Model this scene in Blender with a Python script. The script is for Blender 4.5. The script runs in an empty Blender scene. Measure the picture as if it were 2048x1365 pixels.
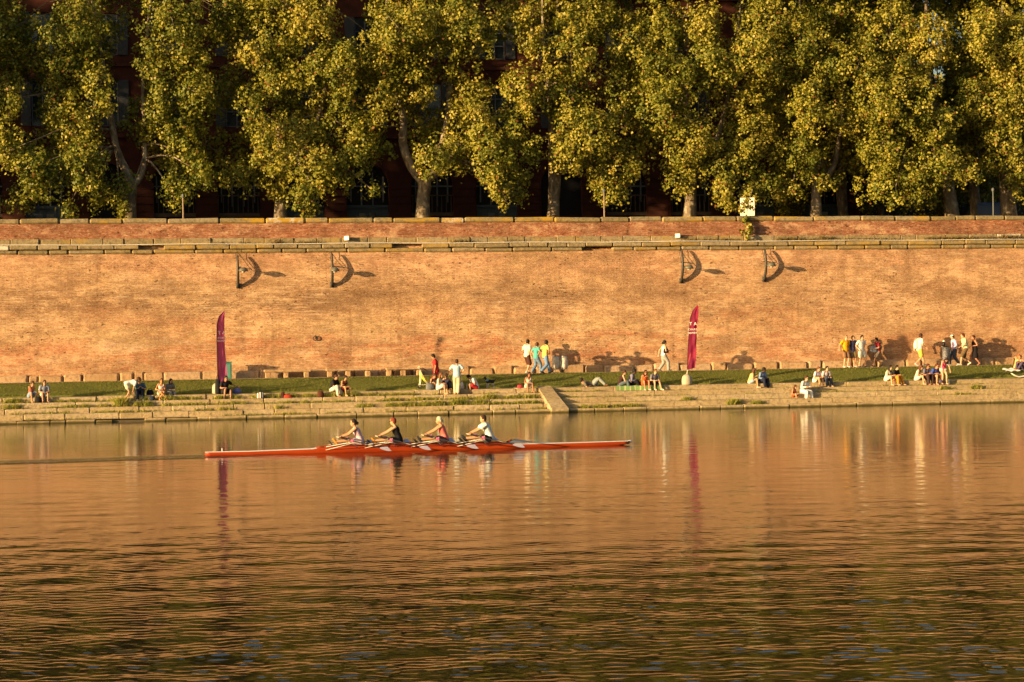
import bpy, bmesh, math, random
import numpy as np
from mathutils import Vector, Matrix, Euler
R = math.radians
random.seed(7)
rng = np.random.default_rng(7)
scene = bpy.context.scene
col = scene.collection

# ------------------------------------------------------------------ frames
FPX = 3800.0                       # focal length in photo pixels (2048 wide)
CAMH = 3.6                         # metres above the water
ROLL = 0.868
BETA = R(10.13)                    # direction of the quay
CB, SB = math.cos(BETA), math.sin(BETA)
Y0 = 94.34
BANK = Matrix.Translation((0, Y0, 0)) @ Matrix.Rotation(BETA, 4, 'Z')

def unroll(x, y):
    u, v = x - 1024.0, 682.5 - y
    a = R(ROLL)
    return u*math.cos(a) + v*math.sin(a), -u*math.sin(a) + v*math.cos(a)
def bs(x, y, t):
    """where along the quay (s) and how high (z) a thing seen at pixel x, y stands when it is t metres behind the water edge"""
    u, v = unroll(x, y)
    k = u/FPX
    Y = (t + Y0*CB)/(CB - k*SB)
    X = k*Y
    return X*CB + (Y - Y0)*SB, CAMH + v/FPX*Y

# ------------------------------------------------------------------ tagging
def tag(o, label=None, cat=None, group=None, kind=None):
    if label: o['label'] = label
    if cat: o['category'] = cat
    if group: o['group'] = group
    if kind: o['kind'] = kind
    return o
def link(o):
    col.objects.link(o); return o
def empty(name, loc=(0, 0, 0), rz=0.0, frame=BANK, label=None, cat=None, group=None):
    o = link(bpy.data.objects.new(name, None))
    o.matrix_world = frame @ Matrix.Translation(loc) @ Matrix.Rotation(rz, 4, 'Z')
    o.empty_display_size = .2
    return tag(o, label, cat, group)
def copy_tree(o, parent=None):
    c = o.copy(); col.objects.link(c)
    if parent is not None:
        c.parent = parent
    for ch in [k for k in bpy.data.objects if k.parent == o]:
        copy_tree(ch, c)
    return c

# ------------------------------------------------------------------ mesh builder
class MB:
    def __init__(s):
        s.v = []; s.f = []; s.m = []; s.n = 0; s.a = []; s.cur = 0.0
    def add(s, vs, fs, mi=0):
        b = s.n
        s.v.extend([tuple(map(float, p)) for p in vs]); s.n += len(vs)
        for f in fs:
            s.f.append(tuple(b + i for i in f)); s.m.append(mi); s.a.append(s.cur)
    def box(s, c, d, rz=0.0, ch=0.0, mi=0, rot=None, jit=0.0):
        """box centred on c, size d, optional chamfer"""
        hx, hy, hz = d[0]/2, d[1]/2, d[2]/2
        M = rot if rot is not None else Matrix.Rotation(rz, 3, 'Z')
        c = Vector(c)
        if ch <= 0:
            vs = [(sx*hx, sy*hy, sz*hz) for sz in (-1, 1) for sx, sy in ((-1, -1), (1, -1), (1, 1), (-1, 1))]
            fs = [(0, 3, 2, 1), (4, 5, 6, 7), (0, 1, 5, 4), (1, 2, 6, 5), (2, 3, 7, 6), (3, 0, 4, 7)]
        else:
            bm = bmesh.new(); bmesh.ops.create_cube(bm, size=1)
            for v in bm.verts: v.co = Vector((v.co.x*d[0], v.co.y*d[1], v.co.z*d[2]))
            bmesh.ops.bevel(bm, geom=bm.edges[:], offset=min(ch, min(d)*.45), segments=1, affect='EDGES')
            bm.verts.index_update()
            vs = [tuple(v.co) for v in bm.verts]; fs = [tuple(v.index for v in f.verts) for f in bm.faces]
            bm.free()
        if jit:
            vs = [tuple(a + random.uniform(-jit, jit) for a in p) for p in vs]
        s.add([c + M @ Vector(p) for p in vs], fs, mi)
    def rings(s, rings, cap=True, mi=0):
        n = len(rings[0]); vs = [p for r in rings for p in r]; fs = []
        for i in range(len(rings)-1):
            for j in range(n):
                k = (j+1) % n
                fs.append((i*n+j, i*n+k, (i+1)*n+k, (i+1)*n+j))
        if cap:
            fs.append(tuple(range(n-1, -1, -1)))
            fs.append(tuple((len(rings)-1)*n + j for j in range(n)))
        s.add(vs, fs, mi)
    def tube(s, pts, rad, n=8, cap=True, mi=0):
        pts = [Vector(p) for p in pts]
        if not hasattr(rad, '__len__'): rad = [rad]*len(pts)
        rr = []
        up0 = None
        for i, p in enumerate(pts):
            d = (pts[min(i+1, len(pts)-1)] - pts[max(i-1, 0)])
            if d.length < 1e-9: d = Vector((0, 0, 1))
            d.normalize()
            if up0 is None:
                up0 = Vector((0, 0, 1)) if abs(d.z) < .9 else Vector((1, 0, 0))
            a = d.cross(up0)
            if a.length < 1e-5: a = d.orthogonal()
            a.normalize(); b = a.cross(d); up0 = b
            r = rad[i]
            rr.append([p + a*(r*math.cos(q)) - b*(r*math.sin(q)) for q in [2*math.pi*j/n for j in range(n)]])
        s.rings(rr, cap, mi)
    def loft(s, secs, n=12, mi=0):
        """secs: (centre, half-depth vector, half-width vector)"""
        rr = []
        for c, a, b in secs:
            c, a, b = Vector(c), Vector(a), Vector(b)
            rr.append([c + a*math.cos(q) + b*math.sin(q) for q in [2*math.pi*j/n for j in range(n)]])
        s.rings(rr, True, mi)
    def lathe(s, prof, c=(0, 0, 0), n=16, mi=0):
        c = Vector(c)
        s.rings([[c + Vector((r*math.cos(q), r*math.sin(q), z)) for q in [2*math.pi*j/n for j in range(n)]] for r, z in prof], True, mi)
    def ellipsoid(s, c, rx, ry, rz, n=12, m=8, rot=None, mi=0):
        c = Vector(c); M = rot or Matrix.Identity(3)
        rr = []
        for i in range(m+1):
            a = -math.pi/2 + math.pi*(i+.02)/(m+.04)
            rr.append([c + M @ Vector((rx*math.cos(a)*math.cos(q), ry*math.cos(a)*math.sin(q), rz*math.sin(a))) for q in [2*math.pi*j/n for j in range(n)]])
        s.rings(rr, True, mi)
    def mesh(s, name, mats, smooth=False):
        me = bpy.data.meshes.new(name)
        me.from_pydata(s.v, [], s.f)
        if not isinstance(mats, (list, tuple)): mats = [mats]
        for m in mats: me.materials.append(m)
        if any(s.m): me.polygons.foreach_set('material_index', s.m)
        if smooth: me.polygons.foreach_set('use_smooth', [True]*len(s.f))
        if any(s.a): me.attributes.new('bv', 'FLOAT', 'FACE').data.foreach_set('value', s.a)
        me.update()
        return me
    def build(s, name, mats, parent=None, smooth=False, frame=None, angle=None):
        o = link(bpy.data.objects.new(name, s.mesh(name, mats, smooth or angle is not None)))
        if angle is not None:
            sharpen(o.data, angle)
        if parent is not None: o.parent = parent
        elif frame is not None: o.matrix_world = frame
        return o
def sharpen(me, deg):
    bm = bmesh.new(); bm.from_mesh(me); c = math.cos(R(deg))
    for e in bm.edges:
        if len(e.link_faces) == 2 and e.link_faces[0].normal.dot(e.link_faces[1].normal) < c: e.smooth = False
    bm.to_mesh(me); bm.free()

def fast_mesh(name, verts, nper, mats, attrs=None, smooth=False, tris=None):
    """many separate polygons of nper vertices each, from a numpy array"""
    me = bpy.data.meshes.new(name)
    nv = len(verts); nf = nv//nper
    me.vertices.add(nv); me.vertices.foreach_set('co', np.asarray(verts, dtype=np.float32).ravel())
    me.loops.add(nv); me.loops.foreach_set('vertex_index', np.arange(nv, dtype=np.int32))
    me.polygons.add(nf)
    me.polygons.foreach_set('loop_start', np.arange(0, nv, nper, dtype=np.int32))
    try: me.polygons.foreach_set('loop_total', np.full(nf, nper, dtype=np.int32))
    except Exception: pass
    for m in (mats if isinstance(mats, (list, tuple)) else [mats]): me.materials.append(m)
    if attrs:
        for k, a in attrs.items():
            at = me.attributes.new(k, 'FLOAT', 'FACE'); at.data.foreach_set('value', np.asarray(a, dtype=np.float32))
    me.update(calc_edges=True); me.validate()
    return me

# ------------------------------------------------------------------ materials
MATS = {}
class NT:
    def __init__(s, name):
        s.m = bpy.data.materials.new(name); s.m.use_nodes = True
        s.t = s.m.node_tree; s.b = s.t.nodes['Principled BSDF']; s.out = s.t.nodes['Material Output']
    def n(s, typ, **kw):
        nd = s.t.nodes.new(typ)
        for k, v in kw.items():
            if k in nd.inputs: 
                s.set(nd, k, v)
            else: setattr(nd, k, v)
        return nd
    def set(s, nd, k, v):
        i = nd.inputs[k]
        if isinstance(v, bpy.types.NodeSocket): s.t.links.new(v, i)
        else: i.default_value = v
    def l(s, a, b): s.t.links.new(a, b)
    def coord(s, kind='Object', scale=(1, 1, 1), loc=(0, 0, 0)):
        tc = s.t.nodes.new('ShaderNodeTexCoord'); mp = s.t.nodes.new('ShaderNodeMapping')
        mp.inputs['Scale'].default_value = scale; mp.inputs['Location'].default_value = loc
        s.l(tc.outputs[kind], mp.inputs['Vector']); return mp.outputs['Vector']
    def noise(s, vec, scale, detail=4, rough=.6, dist=0.0):
        nd = s.t.nodes.new('ShaderNodeTexNoise'); s.l(vec, nd.inputs['Vector'])
        nd.inputs['Scale'].default_value = scale; nd.inputs['Detail'].default_value = detail
        nd.inputs['Roughness'].default_value = rough; nd.inputs['Distortion'].default_value = dist
        return nd.outputs['Fac']
    def ramp(s, fac, stops, interp='LINEAR'):
        nd = s.t.nodes.new('ShaderNodeValToRGB'); nd.color_ramp.interpolation = interp
        e = nd.color_ramp.elements
        while len(e) < len(stops): e.new(.5)
        for i, (p, c) in enumerate(stops):
            e[i].position = p; e[i].color = (c, c, c, 1) if not hasattr(c, '__len__') else (*c, 1)
        s.l(fac, nd.inputs['Fac']); return nd.outputs['Color']
    def mix(s, fac, a, b, mode='MIX'):
        nd = s.t.nodes.new('ShaderNodeMix'); nd.data_type = 'RGBA'; nd.blend_type = mode
        for sock, v in ((nd.inputs[0], fac), (nd.inputs[6], a), (nd.inputs[7], b)):
            if isinstance(v, bpy.types.NodeSocket): s.l(v, sock)
            elif hasattr(v, '__len__'): sock.default_value = (*v, 1)[:4]
            else: sock.default_value = v if sock.type == 'VALUE' else (v, v, v, 1)
        return nd.outputs[2]
    def math(s, op, a, b=None, clamp=False):
        nd = s.t.nodes.new('ShaderNodeMath'); nd.operation = op; nd.use_clamp = clamp
        for i, v in ((0, a), (1, b)):
            if v is None: continue
            if isinstance(v, bpy.types.NodeSocket): s.l(v, nd.inputs[i])
            else: nd.inputs[i].default_value = v
        return nd.outputs[0]
    def mrange(s, v, a, b, c, d):
        nd = s.t.nodes.new('ShaderNodeMapRange'); s.l(v, nd.inputs[0])
        for i, q in zip((1, 2, 3, 4), (a, b, c, d)): nd.inputs[i].default_value = q
        return nd.outputs[0]
    def xyz(s, vec):
        nd = s.t.nodes.new('ShaderNodeSeparateXYZ'); s.l(vec, nd.inputs[0]); return nd.outputs
    def attr(s, name):
        nd = s.t.nodes.new('ShaderNodeAttribute'); nd.attribute_name = name; return nd.outputs['Fac']
    def bump(s, h, dist=.02, strength=1.0, normal=None):
        nd = s.t.nodes.new('ShaderNodeBump'); s.l(h, nd.inputs['Height'])
        nd.inputs['Distance'].default_value = dist; nd.inputs['Strength'].default_value = strength
        if normal is not None: s.l(normal, nd.inputs['Normal'])
        s.l(nd.outputs[0], s.b.inputs['Normal']); return nd.outputs[0]
    def base(s, c, rough=.8, spec=.3):
        s.set(s.b, 'Base Color', c if isinstance(c, bpy.types.NodeSocket) else (*c, 1))
        s.b.inputs['Roughness'].default_value = rough
        s.b.inputs['Specular IOR Level'].default_value = spec

def plain(name, c, rough=.75, spec=.3, var=.18, scale=9.0, metal=0.0, bump=0.0):
    if name in MATS: return MATS[name]
    t = NT(name); v = t.coord()
    f = t.noise(v, scale, 4)
    cc = t.mix(t.ramp(f, [(.3, 0), (.7, 1)]), [max(0, k*(1-var)) for k in c], [min(1, k*(1+var)) for k in c])
    t.base(cc, rough, spec); t.b.inputs['Metallic'].default_value = metal
    if bump: t.bump(t.noise(v, scale*3, 4), bump)
    MATS[name] = t.m
    return t.m
def hexlin(r, g, b):
    f = lambda c: (c/255/12.92 if c/255 <= .04045 else ((c/255+.055)/1.055)**2.4)
    return (f(r), f(g), f(b))
# ================================================================== LIGHT, SKY, CAMERA
SUN_EL, SUN_OFF = 6.6, 66.0        # elevation; angle between the sun and the wall's own normal, towards the left
A = R(SUN_OFF)
to_sun_b = Vector((-math.sin(A), -math.cos(A), math.tan(R(SUN_EL)))).normalized()
to_sun = (Matrix.Rotation(BETA, 3, 'Z') @ to_sun_b)
sun = bpy.data.lights.new('sun', 'SUN'); sun.energy = 5.0; sun.angle = R(0.6); sun.color = (1.0, .685, .335)
so = link(bpy.data.objects.new('sun', sun)); so.rotation_euler = to_sun.to_track_quat('Z', 'Y').to_euler()
w = bpy.data.worlds.new('World'); scene.world = w; w.use_nodes = True
sky = w.node_tree.nodes.new('ShaderNodeTexSky'); sky.sky_type = 'NISHITA'; sky.sun_disc = False
sky.sun_elevation = R(SUN_EL); sky.sun_rotation = math.atan2(to_sun.x, to_sun.y)
sky.air_density = 1.0; sky.dust_density = 4.5; sky.ozone_density = 1.0
bg = w.node_tree.nodes['Background']; bg.inputs['Strength'].default_value = .12
w.node_tree.links.new(sky.outputs[0], bg.inputs['Color'])
cam = bpy.data.cameras.new('camera'); cam.sensor_width = 36; cam.lens = FPX/2048*36; cam.clip_end = 6000
co = link(bpy.data.objects.new('camera', cam))
co.matrix_world = Matrix.Translation((0, 0, CAMH)) @ Matrix.Rotation(R(ROLL), 4, 'Y') @ Matrix.Rotation(R(90), 4, 'X')
scene.camera = co
scene.view_settings.view_transform = 'Standard'; scene.view_settings.look = 'None'
scene.view_settings.exposure = 1.05; scene.view_settings.gamma = 1
scene.render.film_transparent = False
scene.cycles.max_bounces = 6; scene.cycles.diffuse_bounces = 2; scene.cycles.glossy_bounces = 3
scene.cycles.transmission_bounces = 2; scene.cycles.transparent_max_bounces = 4
scene.cycles.sample_clamp_indirect = 4; scene.cycles.use_denoising = True
scene.cycles.caustics_reflective = False; scene.cycles.caustics_refractive = False

# ================================================================== MATERIALS OF THE SETTING
def brick_material(name, cols, warm, pits=1.0, zones=False):
    t = NT(name); v = t.coord()
    x = t.xyz(v)
    cmb = t.n('ShaderNodeCombineXYZ'); t.l(x[0], cmb.inputs[0]); t.l(x[2], cmb.inputs[1])
    # wobbling courses
    wob = t.noise(t.coord(scale=(.8, .8, 2.5)), 1.0, 3)
    y2 = t.math('ADD', x[2], t.math('MULTIPLY', wob, .05)); t.l(y2, cmb.inputs[1])
    br = t.n('ShaderNodeTexBrick'); t.l(cmb.outputs[0], br.inputs['Vector'])
    br.inputs['Scale'].default_value = 1.0; br.inputs['Brick Width'].default_value = .36
    br.inputs['Row Height'].default_value = .105; br.inputs['Mortar Size'].default_value = .016
    br.inputs['Mortar Smooth'].default_value = .3; br.inputs['Bias'].default_value = -.1
    br.inputs['Color1'].default_value = (*cols[0], 1); br.inputs['Color2'].default_value = (*cols[1], 1)
    br.inputs['Mortar'].default_value = (*cols[2], 1)
    c = br.outputs['Color']
    # patches: rubbed-red bricks, pale lime-washed zones, grey-brown grime
    big = t.noise(t.coord(scale=(.11, 1, .34)), 1.0, 5, .62, .6)
    c = t.mix(t.ramp(big, [(.50, 0), (.66, .95)]), c, warm, 'MIX')
    big2 = t.noise(t.coord(scale=(.16, 1, .5), loc=(31, 0, 7)), 1.0, 6, .68, .2)
    c = t.mix(t.ramp(big2, [(.46, 0), (.66, .85)]), c, cols[3])
    big3 = t.noise(t.coord(scale=(.28, 1, .42), loc=(11, 0, 57)), 1.0, 6, .7, .2)
    c = t.mix(t.ramp(big3, [(.50, 0), (.68, .9)]), c, cols[4])
    if zones:
        zj = t.math('ADD', x[2], t.math('MULTIPLY', t.math('SUBTRACT', t.noise(t.coord(scale=(.10, 1, .2), loc=(4, 0, 4)), 1.0, 4, .6), .5), 2.2))
        nn = t.noise(t.coord(scale=(.20, 1, .9), loc=(1, 0, 9)), 1.0, 8, .72, .2)
        def zone(lo, hi, soft, strength, colr, c, n_lo=.45, n_hi=.54):
            a_ = t.math('MULTIPLY', t.mrange(zj, lo, lo+soft, 0, 1), t.mrange(zj, hi-soft, hi, 1, 0))
            return t.mix(t.math('MULTIPLY', t.math('MULTIPLY', a_, t.ramp(nn, [(n_lo, .25), (n_hi, 1)])), strength), c, colr)
        c = zone(6.8, 12, .9, .65, (.62, .30, .165), c)
        left = t.mrange(x[0], -4, 9, 1, .45)
        a_ = t.math('MULTIPLY', t.mrange(zj, 4.9, 5.7, 0, 1), t.mrange(zj, 6.1, 6.9, 1, 0))
        c = t.mix(t.math('MULTIPLY', t.math('MULTIPLY', a_, t.ramp(nn, [(.42, .1), (.53, 1)])), t.math('MULTIPLY', left, .92)), c, (.22, .115, .05))
        c = zone(3.6, 5.0, .5, .55, (.72, .50, .23), c)
        red = t.noise(t.coord(scale=(.26, 1, 1.1), loc=(17, 0, 3)), 1.0, 6, .68, .8)
        rz_ = t.math('MULTIPLY', t.mrange(zj, 2.2, 2.7, 0, 1), t.mrange(zj, 3.9, 4.4, 1, 0))
        c = t.mix(t.math('MULTIPLY', rz_, t.ramp(red, [(.49, 0), (.57, .9)])), c, (.56, .20, .09))
        c = t.mix(t.math('MULTIPLY', rz_, t.ramp(red, [(.36, .85), (.45, 0)])), c, (.74, .50, .34))
        # pale horizontal mortar lines where the wall was repointed
        ln = t.noise(t.coord(scale=(.5, 1, 16), loc=(2, 0, 0)), 1.0, 2, .5)
        lp = t.noise(t.coord(scale=(.12, 1, .35), loc=(40, 0, 0)), 1.0, 3, .6)
        c = t.mix(t.math('MULTIPLY', t.ramp(ln, [(.54, 0), (.60, .65)]), t.ramp(lp, [(.40, .15), (.56, 1)])), c, (.78, .56, .36))
        right = t.math('MULTIPLY', t.mrange(x[0], 12, 19, 0, 1), t.mrange(zj, 4.0, 4.9, 1, 0))
        c = t.mix(t.math('MULTIPLY', right, t.ramp(nn, [(.36, .2), (.58, .75)])), c, (.44, .22, .10))
    # streaks running down
    st = t.noise(t.coord(scale=(1.6, 1, .10), loc=(3, 0, 0)), 1.0, 4, .6)
    c = t.mix(t.ramp(st, [(.50, 0), (.70, .7)]), c, [k*.62 for k in cols[0]])
    # fine grain of single bricks
    g = t.noise(t.coord(scale=(4.2, 4, 13)), 1.0, 3, .75)
    c = t.mix(t.ramp(g, [(.36, 0), (.66, 1)]), t.mix(.5, c, [k*.55 for k in cols[0]]), t.mix(.22, c, (.86, .66, .42)))
    # missing bricks and pits
    vo = t.n('ShaderNodeTexNoise'); t.l(t.coord(scale=(3.2, 3, 8.5), loc=(5, 2, 1)), vo.inputs['Vector']); vo.inputs['Scale'].default_value = 1.0
    vo.inputs['Detail'].default_value = 2
    dens = t.noise(t.coord(scale=(.2, 1, .45), loc=(8, 0, 2)), 1.0, 3)
    pit = t.math('ADD', vo.outputs['Fac'], t.math('MULTIPLY', t.math('SUBTRACT', dens, .5), .35))
    pm = t.ramp(pit, [(.685, 0), (.72, 1)])
    c = t.mix(t.math('MULTIPLY', pm, .75*pits), c, (.10, .045, .018))
    sp = t.noise(t.coord(scale=(9, 6, 15), loc=(2, 7, 4)), 1.0, 3, .7)
    sp2 = t.noise(t.coord(scale=(.35, 1, .7), loc=(12, 0, 6)), 1.0, 4, .6)
    c = t.mix(t.math('MULTIPLY', t.ramp(sp, [(.56, 0), (.64, .8)]), t.ramp(sp2, [(.35, .25), (.6, 1)])), c, (.17, .08, .035))
    c = t.mix(t.ramp(sp, [(.33, .45), (.42, 0)]), c, (.80, .60, .38))
    v1 = t.noise(t.coord(scale=(.20, 1, .70), loc=(60, 0, 60)), 1.0, 8, .70, .1); v2 = t.noise(t.coord(scale=(1.1, 1, 2.4), loc=(6, 0, 60)), 1.0, 5, .75)
    val = t.math('MULTIPLY', t.mrange(v1, .40, .60, .68, 1.12), t.mrange(v2, .40, .60, .74, 1.22))
    c = t.mix(1.0, c, t.mix(val, (0, 0, 0), (1, 1, 1)), 'MULTIPLY') if False else t.mix(t.math('SUBTRACT', 1.0, val, True), c, (.11, .05, .02))
    c = t.mix(t.math('MULTIPLY', t.math('SUBTRACT', val, 1.0, True), 1.2), c, (.84, .58, .33))
    t.base(c, .92, .15)
    h = t.math('SUBTRACT', t.math('MULTIPLY', g, .7), t.math('MULTIPLY', pm, 1.6))
    h = t.math('SUBTRACT', h, t.math('MULTIPLY', br.outputs['Fac'], .5))
    t.bump(h, .028)
    return t.m
M_WALL = brick_material('old brick', [(.50, .25, .11), (.66, .38, .175), (.72, .48, .27), (.70, .43, .205), (.34, .175, .085)], (.56, .235, .105), zones=True)
M_PARAPET = brick_material('red brick', [(.30, .08, .035), (.43, .14, .06), (.44, .22, .12), (.36, .13, .06), (.18, .07, .04)], (.46, .10, .03))

def stone_material(name, a, b, dark, lichen=(.45, .27, .03), lich=0.0, wet=False):
    t = NT(name); v = t.coord(); bv = t.attr('bv')
    n1 = t.noise(v, .9, 6, .65, .4); n2 = t.noise(v, 6.5, 5, .7); n3 = t.noise(v, 28, 2, .6)
    c = t.mix(t.ramp(n1, [(.33, 0), (.67, 1)]), a, b)
    c = t.mix(t.math('MULTIPLY', bv, .45, True), c, t.mix(t.math('MULTIPLY', bv, .45, True), c, (.80, .72, .58)))
    c = t.mix(t.ramp(n2, [(.46, 0), (.68, .8)]), c, dark)
    c = t.mix(t.ramp(n3, [(.35, .35), (.6, 0)]), c, dark)
    if lich:
        l1 = t.noise(t.coord(loc=(9, 4, 2), scale=(.22, 1, 1)), 1.0, 4); l2 = t.noise(v, 3.0, 4)
        f = t.math('MULTIPLY', t.ramp(l1, [(.50, 0), (.60, 1)]), t.ramp(l2, [(.36, 0), (.55, lich)]))
        c = t.mix(f, c, lichen)
    if wet:
        z = t.xyz(v)[2]; zz = t.math('ADD', z, t.math('MULTIPLY', t.noise(v, 1.6, 4), .14))
        c = t.mix(t.mrange(zz, .19, .12, 0, .92), c, (.075, .062, .014))
        z2 = t.mrange(zz, .10, .04, 0, .8); c = t.mix(z2, c, (.025, .022, .008))
    t.base(c, .9, .2)
    t.bump(t.math('ADD', n2, t.math('MULTIPLY', n3, .35)), .022)
    return t.m
M_STEP = stone_material('quay stone', (.39, .29, .15), (.55, .415, .225), (.17, .125, .065), wet=True)
M_LEDGE = stone_material('weathered ledge stone', (.24, .19, .095), (.40, .30, .155), (.11, .085, .045), lich=.5)
M_COPING = stone_material('coping stone', (.23, .175, .08), (.37, .285, .14), (.10, .08, .04), lich=1.0)
M_PLINTH = stone_material('plinth stone', (.42, .26, .125), (.54, .35, .18), (.22, .135, .07))

# ================================================================== GROUND AND WATER
def sheet(name, pts, m, kind='structure', frame=BANK, sub=0):
    mb = MB(); mb.add(pts, [tuple(range(len(pts)))]); o = mb.build(name, m, frame=frame); o['kind'] = kind
    return o
t = NT('asphalt'); v = t.coord(); f = t.noise(v, 2.0, 6, .7)
t.base(t.mix(f, (.035, .032, .03), (.075, .07, .062)), .9); M_ASPH = t.m
sheet('ground', [(-2500, 8.6, 9.28), (2500, 8.6, 9.28), (2500, 4000, 9.28), (-2500, 4000, 9.28)], M_ASPH)
sheet('promenade', [(-200, 8.6, 9.40), (200, 8.6, 9.40), (200, 16.5, 9.40), (-200, 16.5, 9.40)], plain('promenade gravel', (.20, .155, .10), .95, scale=3))
t = NT('dusty path'); v = t.coord(); f = t.noise(v, 1.3, 6, .7)
t.base(t.mix(t.ramp(f, [(.3, 0), (.7, 1)]), (.34, .26, .15), (.52, .41, .25)), .95); t.bump(t.noise(v, 20, 4), .01); M_PATH = t.m
ZP = 1.85                                        # the path
ZS = [.18, .44, .70, .96, 1.20]; TS = [0, .50, .95, 1.40, 1.85]      # the river steps
def path_sheet():
    mb = MB(); N = 120
    ss = np.linspace(-70, 70, N)
    for i in range(N-1):
        mb.add([(ss[i], 5.42, ZP), (ss[i+1], 5.42, ZP), (ss[i+1], 8.02, ZP), (ss[i], 8.02, ZP)], [(0, 1, 2, 3)])
    o = mb.build('path', M_PATH, frame=BANK); o['kind'] = 'structure'
path_sheet()
# lawn slope
t = NT('lawn turf'); v = t.coord()
n1 = t.noise(t.coord(scale=(1, 1, 1)), .55, 4, .6); n2 = t.noise(v, 7, 4, .7)
c = t.mix(t.ramp(n1, [(.35, 0), (.65, 1)]), (.11, .125, .026), (.19, .20, .045))
c = t.mix(t.ramp(n2, [(.4, 0), (.7, .6)]), c, (.22, .20, .055))
t.base(c, .95, .1); t.bump(n2, .06); M_LAWN = t.m
def lawn_z(s, tt):
    u = (tt - 2.98)/(5.45 - 2.98)
    return 1.24 + .62*(u**.85 if u > 0 else 0) + .03*math.sin(s*.9 + 2*tt)*math.sin(s*.37) * (1 if .02 < u < .98 else 0)
def lawn():
    mb = MB(); S = np.linspace(-70, 70, 281); T = [2.96, 2.98, 3.3, 3.7, 4.1, 4.5, 4.9, 5.2, 5.45]
    vs = []
    for s_ in S:
        for j, tt in enumerate(T):
            vs.append((s_, tt, 1.1 if j == 0 else lawn_z(s_, tt) + (-.03 if j == len(T)-1 else 0) + random.uniform(-.012, .012)))
    n = len(T); fs = [(i*n+j, (i+1)*n+j, (i+1)*n+j+1, i*n+j+1) for i in range(len(S)-1) for j in range(n-1)]
    mb.add(vs, fs); o = mb.build('lawn', M_LAWN, frame=BANK, smooth=True); o['kind'] = 'structure'
lawn()

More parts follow.
